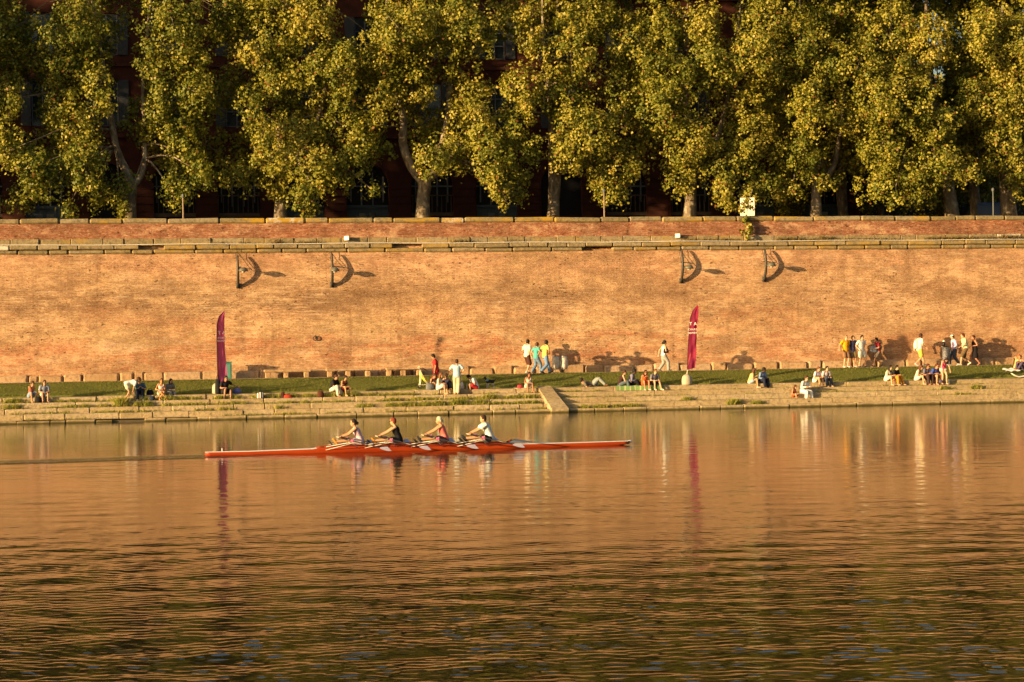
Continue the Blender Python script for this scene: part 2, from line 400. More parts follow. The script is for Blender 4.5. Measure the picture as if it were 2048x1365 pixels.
def water():
    t = NT('river water')
    v = t.coord(scale=(1, 1, 1))
    xy = t.xyz(v)
    # broad dappling: the river is calm under the far bank and ruffled towards mid stream
    calm = t.mrange(xy[1], 20, 70, 1.15, .10)
    patch = t.noise(t.coord(scale=(.035, .09, 1)), 1.0, 4, .6, .5)
    calm = t.math('MULTIPLY', calm, t.mrange(patch, .3, .7, .65, 1.35))
    calm = t.math('MAXIMUM', calm, .045)
    w1 = t.noise(t.coord(scale=(.9, 2.6, 1)), 1.0, 3, .55, .35)
    far = t.mrange(xy[1], 58, 70, .12, 1.0)
    h = t.math('MULTIPLY', t.math('MULTIPLY', w1, .0075), t.math('MULTIPLY', far, t.mrange(patch, .35, .65, .5, 1.6)))
    w3 = t.noise(t.coord(scale=(7, 17, 1)), 1.0, 2, .5)
    h = t.math('ADD', h, t.math('MULTIPLY', w3, .0006))
    # the boat's wake: short steep ripples along its line
    bx = t.math('SUBTRACT', t.math('MULTIPLY', xy[1], CB), t.math('MULTIPLY', xy[0], .281))
    d = t.math('ABSOLUTE', t.math('SUBTRACT', bx, 63.85))
    inb = t.math('MULTIPLY', t.mrange(d, .75, 1.4, 1, 0), t.mrange(xy[0], -9.8, -7.0, 1, 0))
    wk = t.noise(t.coord(scale=(1.2, 3.2, 1)), 1.0, 3, .6)
    h = t.math('ADD', h, t.math('MULTIPLY', t.math('MULTIPLY', wk, inb), .20))
    t.base((.020, .017, .006), .035, .5); t.b.inputs['IOR'].default_value = 1.333
    t.l(t.mrange(xy[1], 24, 62, .045, .085), t.b.inputs['Roughness'])
    bn = t.n('ShaderNodeBump'); t.l(h, bn.inputs['Height']); bn.inputs['Distance'].default_value = 1.0; bn.inputs['Strength'].default_value = 1.0
    t.l(bn.outputs[0], t.b.inputs['Normal'])
    # real waves in mid stream: short-crested ripples, higher towards the camera's side of the river
    ys = [11.0]
    while ys[-1] < 87: ys.append(ys[-1] + .030 + .0022*max(0, ys[-1]-16))
    ys = np.array(ys); xs = np.concatenate([-12-np.cumsum(np.linspace(.05, .15, 150))[::-1], np.arange(-12, 12.001, .05), 12+np.cumsum(np.linspace(.05, .15, 150))])
    X, Y = np.meshgrid(xs, ys); Z = np.zeros_like(X); g = np.random.default_rng(12)
    for k in range(110):
        lam = .065*(.31/.065)**(g.random()**1.0); kk = 2*math.pi/lam
        th = g.normal(R(6), R(30)); kx, ky = kk*math.sin(th), kk*math.cos(th)
        slope = .0058*(1.0 if lam > .14 else .8)
        ph = X*kx + Y*ky + g.uniform(0, 6.28) + .5*np.sin(X*g.uniform(.2, .6)+g.uniform(0, 6)) + .4*np.sin(Y*g.uniform(.2, .7)+g.uniform(0, 6))
        Z += slope/kk*np.sin(ph)*(1 + .7*np.sin(X*g.uniform(-.5, .5) + Y*g.uniform(-.5, .5) + g.uniform(0, 6.28)))*1.41
    for k in range(30):
        lam = g.uniform(.6, 1.9); kk = 2*math.pi/lam; th = g.normal(R(-10), R(28)); kx, ky = kk*math.sin(th), kk*math.cos(th)
        Z += .0030/kk*np.sin(X*kx + Y*ky + g.uniform(0, 6.28) + .6*np.sin(X*g.uniform(.1, .5)+g.uniform(0, 6)))*1.41*(1 + .6*np.sin(X*g.uniform(-.3, .3) + Y*g.uniform(-.3, .3) + g.uniform(0, 6.28)))
    env = np.interp(Y, [11, 13, 20, 28, 40, 55, 68, 80, 87], [0, 1.08, 1.08, 1.0, .80, .50, .30, .18, 0])
    mod = 1 + .28*np.sin(X*.21+1.3+.6*np.sin(Y*.17))*np.sin(Y*.31+.4) + .18*np.sin(X*.5-Y*.42)
    env = env*mod*np.clip((26.9-np.abs(X))/2, 0, 1)
    Z *= env
    nx, ny = len(xs), len(ys)
    me = bpy.data.meshes.new('water')
    co_ = np.stack([X, Y, Z], -1).reshape(-1, 3)
    extra = np.array([(-1500, -400, 0), (1500, -400, 0), (1500, Y0+.4+1500*math.tan(BETA), 0), (-1500, Y0+.4-1500*math.tan(BETA), 0)], dtype=float)
    co_ = np.concatenate([co_, extra])
    idx = np.arange(nx*ny).reshape(ny, nx)
    q = np.stack([idx[:-1, :-1], idx[:-1, 1:], idx[1:, 1:], idx[1:, :-1]], -1).reshape(-1, 4)
    e0 = nx*ny; c00, c10, c11, c01 = idx[0, 0], idx[0, -1], idx[-1, -1], idx[-1, 0]
    q = np.concatenate([q, np.array([(e0, e0+1, c10, c00), (e0+1, e0+2, c11, c10), (e0+2, e0+3, c01, c11), (e0+3, e0, c00, c01)])]).astype(np.int32)
    me.vertices.add(len(co_)); me.vertices.foreach_set('co', co_.astype(np.float32).ravel())
    me.loops.add(q.size); me.loops.foreach_set('vertex_index', q.ravel())
    me.polygons.add(len(q)); me.polygons.foreach_set('loop_start', np.arange(0, q.size, 4, dtype=np.int32))
    me.polygons.foreach_set('use_smooth', np.ones(len(q), dtype=bool))
    me.materials.append(t.m); me.update(calc_edges=True)
    o = link(bpy.data.objects.new('water', me)); o['kind'] = 'structure'
water()
mbt = MB(); mbt.add([(-3000, -600, -2.5), (3000, -600, -2.5), (3000, 900, -2.5), (-3000, 900, -2.5)], [(0, 1, 2, 3)])
o = mbt.build('riverbed', plain('river mud', (.05, .04, .02)), None); o['kind'] = 'structure'

# ================================================================== STEPS
def block_row(mb, s0, s1, t0, t1, z0, z1, lmin, lmax, gap=.018, jt=.02, jz=.012, ch=.025, skip=0.0, tilt=.006, white=0.0):
    s_ = s0
    while s_ < s1:
        L = random.uniform(lmin, lmax)
        if random.random() > skip:
            mb.cur = random.choice([.05, .05, .3, .5, .8]) if random.random() > white else 2.2
            rot = Euler((random.uniform(-tilt, tilt), random.uniform(-tilt, tilt), random.uniform(-tilt, tilt)*2)).to_matrix()
            dz = random.uniform(-jz, jz); dt = random.uniform(-jt, jt)
            mb.box((s_ + L/2, (t0+t1)/2 + dt, (z0+z1)/2 + dz), (L-gap, t1-t0, z1-z0), ch=ch, rot=rot, jit=.006)
        s_ += L
sRAMP0 = bs(1085, 790, 1.85)[0]
steps = empty('stone_steps', (0, 0, 0), label='long flight of pale stone river steps between the lawn and the water', cat='steps')
LEFT_END = bs(418, 835, 0)[0]
for k in range(5):
    mb = MB(); t1 = TS[k+1] + .25 if k < 4 else 2.99
    zb = ZS[k]-.30 if k else -1.0
    if k == 0:
        block_row(mb, -60, LEFT_END, .10, t1, -1.0, .13, .7, 1.7, jt=.05, jz=.04, ch=.04, skip=.05, tilt=.015)
        block_row(mb, LEFT_END, 60, 0, t1, -1.0, ZS[0], 1.0, 3.2, jt=.025, jz=.012, ch=.04)
    else:
        block_row(mb, -60, sRAMP0-.05, TS[k], t1, zb, ZS[k], 1.0, 3.0, jt=.03, jz=.012, ch=.035, tilt=.005)
        block_row(mb, sRAMP0+.30, 60, TS[k], t1, zb, ZS[k], 2.0, 5.5, gap=.008, jt=.008, jz=.004, ch=.02, tilt=.001)
    mb.build('step_course', M_STEP, steps)
mb = MB(); mb.cur = .01
for k in range(5):
    mb.box((0, (TS[k]+.3+3.0)/2, ZS[k]-.5), (120, 3.0-TS[k]-.3, .8))
mb.build('core', plain('packed earth', (.10, .08, .045)), steps)
# sloping stone that cuts through the steps
def ramp_stone():
    mb = MB(); mb.cur = .3
    a0, a1 = bs(1076, 779, 1.8)[0], bs(1102, 779, 1.8)[0]
    b0, b1 = bs(1103, 826, -.15)[0], bs(1137, 826, -.15)[0]
    n = 3
    for i in range(n):
        f0, f1 = i/n + (.006 if i else 0), (i+1)/n - .006
        P = []
        for f in (f0, f1):
            for u in (0, 1):
                s_ = (a0+(b0-a0)*f)*(1-u) + (a1+(b1-a1)*f)*u
                P.append((s_, 1.95 - 2.2*f, 1.30 - 1.10*f))
        (p0, p1, p2, p3) = P
        lo = [(p[0], p[1], -.9) for p in P]
        mb.cur = random.uniform(.2, .7)
        mb.add([p0, p1, p3, p2] + [lo[0], lo[1], lo[3], lo[2]], [(3, 2, 1, 0), (4, 5, 6, 7), (0, 1, 5, 4), (1, 2, 6, 5), (2, 3, 7, 6), (3, 0, 4, 7)])
    o = mb.build('sloping_stone', M_STEP, frame=BANK)
    tag(o, 'sloping flat stone ramp cutting down through the river steps to the water', 'stone ramp')
ramp_stone()

# ================================================================== QUAY WALL
ZW0, ZW1 = ZP-.1, 8.44
wall = empty('quay_wall', (0, 0, 0), label='tall sunlit old brick quay wall with a stone cornice and red brick parapet', cat='wall')
def wall_face():
    S = np.arange(-75, 75.01, .2); Z = np.linspace(ZW0, ZW1, 36)
    g = np.random.default_rng(3)
    base = g.normal(0, 1, (len(S), len(Z)))
    for _ in range(2):
        base = (base + np.roll(base, 1, 0) + np.roll(base, -1, 0))/2.2
    base *= .010
    SS, ZZ = np.meshgrid(S, Z, indexing='ij')
    TT = 8.0 - base + .02*np.sin(SS*.31)*np.sin(ZZ*.9)
    vs = np.stack([SS, TT, ZZ], -1).reshape(-1, 3); n = len(Z)
    fs = [(i*n+j, (i+1)*n+j, (i+1)*n+j+1, i*n+j+1) for i in range(len(S)-1) for j in range(n-1)]
    mb = MB(); mb.add(vs, fs)
    mb.box((0, 8.5, (ZW0+9.0)/2), (149.9, .5, 9.0-ZW0))
    mb.build('wall_face', M_WALL, wall, angle=40)
wall_face()
mb = MB(); block_row(mb, -75, 75, 7.80, 8.2, 8.66, 8.88, .9, 2.0, gap=.025, jt=.03, jz=.018, ch=.045, white=.03, skip=.015, tilt=.012)
block_row(mb, -75, 75, 7.90, 8.2, 8.43, 8.655, .9, 2.2, gap=.02, jt=.03, jz=.015, ch=.07, skip=.03, tilt=.012)
mb.build('cornice', M_LEDGE, wall)
mb = MB(); block_row(mb, -75, 75, 8.03, 8.4, 8.87, 9.23, .6, 1.8, gap=.02, jt=.03, jz=.02, ch=.03, tilt=.01, skip=.02, white=.04)
mb.build('ledge', M_LEDGE, wall)
mb = MB(); mb.box((0, 8.35, 9.6), (149.6, .45, .85)); mb.build('parapet', M_PARAPET, wall)
mb = MB(); block_row(mb, -75, 75, 8.05, 8.62, 10.0, 10.28, 1.0, 2.8, gap=.014, jt=.04, jz=.022, ch=.075, white=.14, tilt=.012)
mb.build('coping', M_COPING, wall)
mb = MB()
s_ = -75
while s_ < 75:                                   # rough boulders of the wall's foot, with shadowed gaps
    L = random.uniform(.5, 2.0); mb.cur = random.choice([.1, .3, .6, .9])
    hh = random.uniform(.33, .47)
    mb.box((s_+L/2, 7.90, ZP-.1+hh/2+.02), (L-random.choice([.008, .01, .015, .02, .03, .10]), .34+random.uniform(-.05, .05), hh+.1), ch=.09, jit=.03)
    s_ += L
mb.build('plinth', M_PLINTH, wall)
mb = MB()
mb.tube([(s_, 7.79 + .01*math.sin(s_*3), 8.91 + .015*math.sin(s_*.7)) for s_ in np.linspace(-70, 70, 120)], .020, 6)
o = mb.build('pipe', plain('pale conduit', (.75, .70, .62), .5), frame=BANK)
tag(o, 'thin pale conduit running along the top of the stone cornice', 'pipe')
# ================================================================== BUILDING BEHIND THE TREES
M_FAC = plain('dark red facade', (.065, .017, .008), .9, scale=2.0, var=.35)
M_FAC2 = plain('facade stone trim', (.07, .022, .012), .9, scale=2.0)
M_DARK = plain('dark interior', (.012, .011, .011), .6)
M_BLUEDOOR = plain('blue grey painted wood', (.075, .11, .135), .6)
M_FRAME = plain('grey window frame', (.17, .18, .19), .6)
M_GLASS = plain('window glass', (.03, .04, .05), .08, .6)
M_GREY = plain('grey metal', (.12, .13, .13), .5)
FT = 24.0
bld = empty('brick_building', (0, 0, 0), label='long red brick building with arched ground floor openings behind the plane trees', cat='building')
bays = [bs(347 + 129.5*i, 400, FT)[0] for i in range(-3, 11)]
B0, B1 = bays[0]-2.05, bays[-1]+2.6
def facade():
    mb = MB(); hw = 1.32; ZG = 9.25; SPR = 13.35; ZT = 16.2
    N = 12
    for i, b in enumerate(bays):
        nx = bays[i+1] if i+1 < len(bays) else b + 4.05
        mb.box(((b+hw + nx-hw)/2, FT+.25, (ZG+ZT)/2), (nx-b-2*hw, .5, ZT-ZG))
        arc = [(b + hw*math.cos(q), SPR + hw*math.sin(q)) for q in np.linspace(0, math.pi, N)]
        for (x0, z0), (x1, z1) in zip(arc[:-1], arc[1:]):
            mb.add([(x0, FT, z0), (x1, FT, z1), (x1, FT, ZT), (x0, FT, ZT), (x0, FT+.5, z0), (x1, FT+.5, z1)], [(0, 3, 2, 1)[::-1], (0, 1, 5, 4)])
        # upper storeys
        for z0, z1, f0, f1 in ((16.9, 19.7, 16.5, 20.6), (21.2, 23.7, 20.6, 25.0), (25.9, 28.3, 25.0, 30.0)):
            w2 = .68
            mb.box(((b+w2 + nx-w2)/2, FT+.25, (f0+f1)/2), (nx-b-2*w2, .5, f1-f0))
            mb.box((b, FT+.25, (f0+z0)/2), (2*w2, .5, z0-f0)); mb.box((b, FT+.25, (z1+f1)/2), (2*w2, .5, f1-z1))
    mb.box((B0-.45, FT+.25, 19.6), (.9, .5, 20.8))
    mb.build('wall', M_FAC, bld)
    mb = MB()
    for z, h, p in ((16.35, .3, .14), (20.6, .18, .10), (25.2, .25, .15), (30.0, .5, .4)):
        mb.box(((B0+B1)/2, FT-p/2+.2, z), (B1-B0+1.2, .4+p, h))
    for i, b in enumerate(bays):                 # rusticated joints on the piers
        c_ = b + 2.03
        for k in range(9): mb.box((c_, FT-.015, 9.7+k*.45), (1.30, .03, .38))
    mb.build('cornice', M_FAC2, bld)
    mb = MB(); mb.box(((B0+B1)/2, FT+6, 30.5), (B1-B0+1.4, 12.6, .5)); mb.box(((B0+B1)/2, FT+6.4, 19.8), (B1-B0+.8, 11.6, 20.9))
    mb.build('roof', M_DARK, bld)
facade()
for i, b in enumerate(bays):
    for z0, z1 in ((16.9, 19.7), (21.2, 23.7)):
        mb = MB()
        for dx in (-.62, 0, .62): mb.box((b+dx, FT+.22, (z0+z1)/2), (.07, .08, z1-z0))
        for dz in (0, .33, .66, 1): mb.box((b, FT+.215, z0+.04+(z1-z0-.08)*dz), (1.3, .07, .06))
        f = mb.build('window', M_FRAME, bld)
        mb = MB(); mb.box((b, FT+.27, (z0+z1)/2), (1.34, .02, z1-z0)); mb.build('pane', M_GLASS, f)
        for sx in (-1, 1):
            mb = MB(); mb.box((b+sx*.98, FT-.035, (z0+z1)/2), (.58, .05, z1-z0)); mb.build('shutter', plain('faded shutter paint', (.05, .056, .06)), f)
    mb = MB(); kind = (i-3) % 7
    if kind in (2, 3, 5):
        mb.box((b, FT+.36, 10.65), (2.6, .08, 2.8)); mb.box((b, FT+.30, 12.05), (2.6, .14, .16))
        for dx in (-.65, 0, .65): mb.box((b+dx, FT+.30, 10.6), (.07, .05, 2.6))
        for dx in (-.33, .33): mb.box((b+dx, FT+.33, 11.45), (.42, .05, .36), mi=1)
        mb.build('door', [M_BLUEDOOR, M_GLASS if kind == 3 else M_FRAME], bld)
    elif kind in (4, 0, 1):
        mb.box((b, FT+.30, 11.55), (2.62, .3, .22)); mb.box((b, FT+.42, 10.4), (2.62, .05, 2.2), mi=1)
        for k in range(9): mb.box((b-1.2+k*.3, FT+.22, 12.2), (.05, .05, 1.0))
        mb.box((b, FT+.22, 12.72), (2.62, .07, .07))
        mb.build('balcony_front', [plain('pale limewash beam', (.13, .09, .06)), M_DARK], bld)
    if kind != 6:
        mb = MB()
        for dx in (-1.0, -.35, .35, 1.0): mb.box((b+dx, FT+.34, 13.1), (.09, .07, 2.1 if abs(dx) < .9 else 1.6))
        mb.box((b, FT+.34, 13.3), (2.6, .07, .09))
        f = mb.build('fanlight', M_FRAME, bld)
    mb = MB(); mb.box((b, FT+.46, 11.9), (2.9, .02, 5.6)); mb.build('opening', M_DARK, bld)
# added dark block behind the right-hand trees, hiding the bright horizon sky
fb = empty('dark_backdrop', (34, 44, 9.3), label='added dark block that hides the bright sky beyond the red brick building', cat='building')
mb = MB(); mb.box((12, 0, 5.5), (56, 10, 11)); mb.build('wall', plain('dark backdrop face', (.035, .024, .018), .9, scale=.6), fb)
mb = MB(); mb.box((12, 0, 11.1), (57, 11, .3)); mb.build('roof', M_DARK, fb)
# ================================================================== LEAVES
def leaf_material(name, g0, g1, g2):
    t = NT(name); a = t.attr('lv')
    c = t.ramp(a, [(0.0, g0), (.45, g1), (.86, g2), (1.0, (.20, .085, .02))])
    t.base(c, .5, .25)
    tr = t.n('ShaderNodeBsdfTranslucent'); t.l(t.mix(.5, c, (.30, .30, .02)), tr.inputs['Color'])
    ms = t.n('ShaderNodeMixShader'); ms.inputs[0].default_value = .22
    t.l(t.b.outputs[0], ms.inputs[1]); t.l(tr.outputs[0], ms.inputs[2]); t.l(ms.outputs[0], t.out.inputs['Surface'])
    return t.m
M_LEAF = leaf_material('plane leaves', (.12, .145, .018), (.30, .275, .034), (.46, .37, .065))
t = NT('plane bark'); v = t.coord(scale=(1, 1, .55))
n = t.noise(v, 3.2, 4, .6, .5)
t.base(t.mix(t.ramp(n, [(.40, 0), (.47, 1)]), (.10, .07, .04), t.mix(t.ramp(n, [(.55, 0), (.6, 1)]), (.19, .145, .09), (.34, .28, .19))), .85); t.bump(n, .03)
M_BARK = t.m

LEAFSHAPE = np.array([(0, -.5), (.30, -.28), (.52, .12), (.20, .18), (0, .55), (-.20, .18), (-.52, .12), (-.30, -.28)])
LEAFSHAPE = np.array([(0, -.5), (.5, -.05), (.0, .55), (-.5, -.05)])
def leaf_polys(C, N, size, g):
    n = len(C)
    up = g.normal(0, 1, (n, 3)); up[:, 2] -= .8
    U = np.cross(N, up); U /= np.linalg.norm(U, axis=1)[:, None] + 1e-9
    V = np.cross(N, U)
    k = len(LEAFSHAPE)
    P = C[:, None, :] + size[:, None, None]*(LEAFSHAPE[None, :, 0, None]*U[:, None, :] + LEAFSHAPE[None, :, 1, None]*V[:, None, :])
    return P.reshape(-1, 3)
def clump_leaves(c, r, dens, g, leafsize=.17, sprig=.37, per=30):
    """leaves of one hanging bough: sprigs on an uneven ellipsoid"""
    area = 4*math.pi*((r[0]*r[1]*r[2])**(2/3))
    ns = max(6, int(area*dens*3.0))
    d = g.normal(0, 1, (ns, 3)); d /= np.linalg.norm(d, axis=1)[:, None]
    ph = g.uniform(0, 6.28, 3)
    lump = 1 + .22*np.sin(3.1*d[:, 0]+ph[0]*1) * np.sin(2.7*d[:, 2]+ph[1]) + .12*np.sin(6*d[:, 1]+ph[2])
    rad = g.uniform(.50, 1.14, ns)*lump
    S = np.array(c) + d*np.array(r)*rad[:, None]
    m = per
    off = g.normal(0, 1, (ns, m, 3)); off *= (sprig*g.uniform(.6, 1.1, (ns, 1, 1)))*np.array([.55, .55, .62])
    L = (S[:, None, :] + off)
    nrm = d[:, None, :]*.55 + off/sprig*.5 + g.normal(0, .55, (ns, m, 3)) + np.array([0, -.15, .22])
    nrm = nrm.reshape(-1, 3); nrm /= np.linalg.norm(nrm, axis=1)[:, None] + 1e-9
    L = L.reshape(-1, 3)
    size = leafsize*g.uniform(.65, 1.25, len(L))
    lv = np.repeat(g.uniform(.05, .62, ns), m) + g.uniform(-.12, .22) + g.normal(0, .16, len(L))
    lv = np.where(g.random(len(L)) < .035, 1.0, np.clip(lv, 0, .88))
    return L, nrm, size, lv

CL = {  # boughs as seen in the photograph: x, y, half width, half height
 'A': [(8,60,45,80),(15,200,30,60),(22,300,38,50),(62,335,36,36),(55,392,46,26),(150,50,55,60),(135,130,45,50),(118,205,42,46),(150,262,48,50),(172,330,42,58),(188,388,28,32),(92,352,40,36),(135,415,14,20),(240,382,26,34),(246,420,11,16),(200,170,26,60),(75,90,26,60)],
 'A2': [(345,40,60,60),(372,125,44,52),(392,185,40,36),(352,245,56,48),(368,310,46,56),(346,385,34,30),(402,345,20,40),(458,25,36,34),(300,130,26,60),(320,200,24,60)],
 'B': [(542,70,52,74),(622,40,54,46),(560,160,44,60),(640,140,44,56),(690,140,30,60),(600,262,60,58),(700,262,56,56),(622,332,74,46),(545,352,44,38),(610,398,34,28),(722,302,36,30),(680,352,36,28),(742,378,12,13),(525,270,28,44),(470,355,28,28),(505,105,30,30),(625,425,12,18),(500,215,24,40)],
 'C': [(800,60,74,56),(762,130,54,46),(852,110,62,56),(932,60,52,58),(822,172,46,44),(765,210,26,44),(940,180,46,36),(952,252,56,56),(922,302,44,46),(985,322,46,50),(1000,374,24,36),(868,318,36,38),(900,20,60,40),(1005,400,10,14)],
 'D': [(1042,182,44,56),(1062,60,26,56),(1142,110,46,58),(1182,40,56,46),(1140,200,56,56),(1182,262,66,56),(1135,305,38,44),(1232,332,54,56),(1232,384,34,28),(1062,300,22,34),(1038,368,18,40),(1252,182,46,60),(1030,260,26,40)],
 'E': [(1322,60,46,56),(1282,100,56,56),(1332,152,56,46),(1332,222,54,46),(1382,282,56,56),(1362,352,34,44),(1442,332,54,56),(1450,388,26,28),(1502,282,56,56),(1482,202,56,52),(1502,110,56,56),(1542,40,52,56),(1522,368,36,30),(1562,162,44,56),(1420,130,40,60),(1410,50,40,50),(1500,396,14,24)],
 'F': [(1602,302,44,46),(1642,362,44,22),(1622,212,36,56),(1682,232,34,46),(1600,90,40,70),(1660,120,34,60),(1585,380,24,20)],
 'G': [(1782,80,74,76),(1752,200,56,56),(1802,182,74,64),(1762,292,54,54),(1822,292,82,56),(1792,372,62,38),(1872,252,54,46),(1882,332,44,36),(1862,90,44,60),(1720,120,34,50),(1862,395,16,18),(1935,345,20,26),(1842,400,14,16)],
 'H': [(2002,100,56,76),(1992,200,46,56),(2022,272,46,46),(2034,342,26,46),(1945,200,28,44),(1962,60,34,56),(2040,190,30,60),(1985,330,20,20)],
}
TREES = [  # key(s), trunk polylines as pixels (x, y, t, radius m)
 ('A', 262, [[(260,440,12.5,.36),(262,400,12.5,.30),(266,372,12.5,.28),(232,300,12.5,.2),(215,180,12.8,.14),(190,40,13,.1)],[(266,372,12.5,.2),(284,352,12.3,.15),(292,300,13,.14),(285,150,13,.1),(300,20,13,.08)]], ['A', 'A2']),
 ('B', 560, [[(560,440,12.5,.38),(562,400,12.5,.33),(566,350,12.5,.27),(558,250,12.6,.2),(540,120,13,.14),(545,0,13,.1)],[(566,350,12.5,.2),(610,300,12,.15),(650,200,12,.12),(660,60,12,.08)]], ['B']),
 ('C', 845, [[(845,440,12.5,.44),(847,400,12.5,.37),(850,362,12.5,.38),(825,340,12.4,.26),(804,290,12.3,.24),(808,240,12.3,.22),(795,180,12.4,.17),(770,110,12.5,.14),(775,0,12.6,.1)],[(850,362,12.5,.30),(875,345,12.6,.24),(885,290,12.5,.21),(898,230,12.4,.19),(900,170,12.6,.16),(915,60,12.8,.1)]], ['C']),
 ('D', 1108, [[(1106,440,12.5,.36),(1108,400,12.5,.32),(1110,352,12.5,.36),(1106,300,12.5,.24),(1104,235,12.4,.2),(1098,180,12.5,.16),(1085,60,12.7,.1)],[(1110,352,12.5,.22),(1140,330,12.5,.18),(1160,250,12.5,.14),(1165,60,12.8,.1)],[(1106,300,12.5,.16),(1120,260,12.6,.13),(1117,200,12.8,.1)]], ['D']),
 ('E', 1380, [[(1378,440,12.5,.40),(1381,400,12.5,.34),(1383,350,12.5,.32),(1375,250,12.7,.24),(1370,100,13,.15)],[(1383,350,12.5,.22),(1440,280,12.6,.17),(1470,120,12.8,.12)]], ['E']),
 ('F', 1632, [[(1632,440,12.5,.34),(1632,400,12.5,.30),(1634,370,12.5,.3),(1600,280,12.6,.2),(1596,200,12.6,.18),(1600,60,13,.1)],[(1634,370,12.5,.2),(1670,340,12.8,.16),(1690,200,13,.12)]], ['F']),
 ('G', 1900, [[(1905,440,12.5,.44),(1900,390,12.5,.36),(1890,330,12.6,.3),(1860,200,12.8,.2),(1850,40,13,.12)],[(1890,330,12.6,.2),(1790,240,12.4,.14),(1780,100,12.5,.1)]], ['G']),
 ('H', 2010, [[(2020,440,13.5,.5),(2016,400,13.5,.44),(2010,300,13.5,.36),(1998,120,13.5,.2)],[(2010,300,13.5,.22),(2050,180,13.3,.16)]], ['H']),
]
LAB = ['leftmost plane tree with two hanging boughs, half in shade', 'plane tree with a broad low bough over a pale shopfront, second from left', 'plane tree with a forked pale trunk left of the picture centre',
       'plane tree with a pale trunk in front of the dark brick archway', 'dense plane tree with a thick trunk left of the white panel', 'thin shaded plane tree between the white panel and the big right crown',
       'big full plane tree whose crown hangs low at the right', 'plane tree at the right edge with a broad dark trunk']
def make_tree(idx, tr, frame=BANK):
    key, tx, polys, ks = tr
    g = np.random.default_rng(100+idx)
    s0 = bs(tx, 435, 12.5)[0]
    root = empty('plane_tree', (s0, 12.5, 9.3), label=LAB[idx], cat='tree', group='plane trees along the promenade')
    mb = MB(); skel = []
    for pl in polys:
        pts = []; rr = []
        for (x, y, tt, r) in pl:
            s_, z = bs(x, y, tt)
            pts.append(Vector((s_-s0, tt-12.5, z-9.3))); rr.append(r)
        if pl[0][1] > 430:
            pts.insert(0, Vector((pts[0].x, pts[0].y, 0))); rr.insert(0, rr[0]*1.25)
        last = pts[-1]; pts.append(last + Vector((random.uniform(-.5, .5), 0, 3.5))); rr.append(.04)
        # smooth subdivision
        P2 = []; r2 = []
        for a in range(len(pts)-1):
            for q in (0, .33, .66):
                P2.append(pts[a].lerp(pts[a+1], q) + Vector((random.uniform(-.03, .03), random.uniform(-.03, .03), 0))); r2.append(rr[a]*(1-q)+rr[a+1]*q)
        P2.append(pts[-1]); r2.append(rr[-1])
        for it in range(1):
            P2 = [P2[0]] + [(P2[i-1]+P2[i]*2+P2[i+1])/4 for i in range(1, len(P2)-1)] + [P2[-1]]
        mb.tube(P2, r2, 10); skel += list(zip(P2, r2))
    Ls = []
    clumps = []
    for k in ks:
        for (x, y, rx, ry) in CL[k]:
            t_ = 11.4 + g.uniform(-1.7, .7)
            s_, z = bs(x, y, t_); pm = 3800/(94.3+t_+.178*s_)
            clumps.append(((s_, t_, z), (rx/pm*1.0, max(.35, .5*(rx+ry)/pm*.75), ry/pm*1.0), 1.05, .148, 38))
    xs = [c[0] for k in ks for c in CL[k]]
    x0, x1 = min(xs)-20, max(xs)+20
    # inner and rear boughs, and the top of the crown above the frame
    nback = [26, 20, 18, 17, 18, 18, 18, 16][idx]
    for k in range(nback):
        x = g.uniform(x0-10, x1+10); y = g.uniform(-60, 320)
        t_ = g.uniform(12.8, 16.2); s_, z = bs(x, y, t_)
        clumps.append(((s_, t_, z), (g.uniform(.9, 1.5), g.uniform(.8, 1.3), g.uniform(.9, 1.7)), .5, .2, 20))
    top_ = [300, 320, 320, 300, 240, 150, 130, 150][idx]
    for k in range(20):
        f = g.uniform(0, 1); x = (x0+x1)/2 + g.uniform(-.55, .55)*(x1-x0)*(1-.55*f); y = -50 - top_*f
        t_ = g.uniform(10.2, 14.8); s_, z = bs(x, y, t_)
        clumps.append(((s_, t_, z), (g.uniform(1.0, 1.6), g.uniform(.9, 1.3), g.uniform(1.0, 1.7)), .6, .2, 22))
    for (c, r, dens, ls, per) in clumps:
        L, N, S, lv = clump_leaves((c[0]-s0, c[1]-12.5, c[2]-9.3), r, dens, g, ls, per=per)
        if idx == 0: lv = np.where(lv > .9, lv, np.clip(lv-.15, 0, .9))  # greener leaves on the leftmost tree, its shade put into the colour too
        Ls.append((L, N, S, lv))
        # the branch that carries this bough
        cv = Vector((c[0]-s0, c[1]-12.5, c[2]-9.3))
        best = min(skel, key=lambda q: (q[0]-cv).length + max(0, cv.z+.8-q[0].z)*1.6 + max(0, 4.6-q[0].z)*3)
        a = best[0]; mid = a.lerp(cv, .5) + Vector((random.uniform(-.3, .3), random.uniform(-.2, .2), random.uniform(.1, .7)))
        r0 = min(best[1]*.5, .075)
        mb.tube([a, a.lerp(mid, .5)+Vector((0, 0, .1)), mid, mid.lerp(cv, .6), cv, cv+Vector((random.uniform(-.5, .5), -.2, -r[2]*.8))], [r0, r0*.8, r0*.65, r0*.5, .03, .012], 6)
    mb.build('trunk', M_BARK, root, smooth=True)
    L = np.concatenate([a[0] for a in Ls]); N = np.concatenate([a[1] for a in Ls]); S = np.concatenate([a[2] for a in Ls]); lv = np.concatenate([a[3] for a in Ls])
    keep = L[:, 2] > .4
    L, N, S, lv = L[keep], N[keep], S[keep], lv[keep]
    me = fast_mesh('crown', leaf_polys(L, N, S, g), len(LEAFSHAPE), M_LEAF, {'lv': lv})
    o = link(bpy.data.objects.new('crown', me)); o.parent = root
    return root
trees = [make_tree(i, tr) for i, tr in enumerate(TREES)]
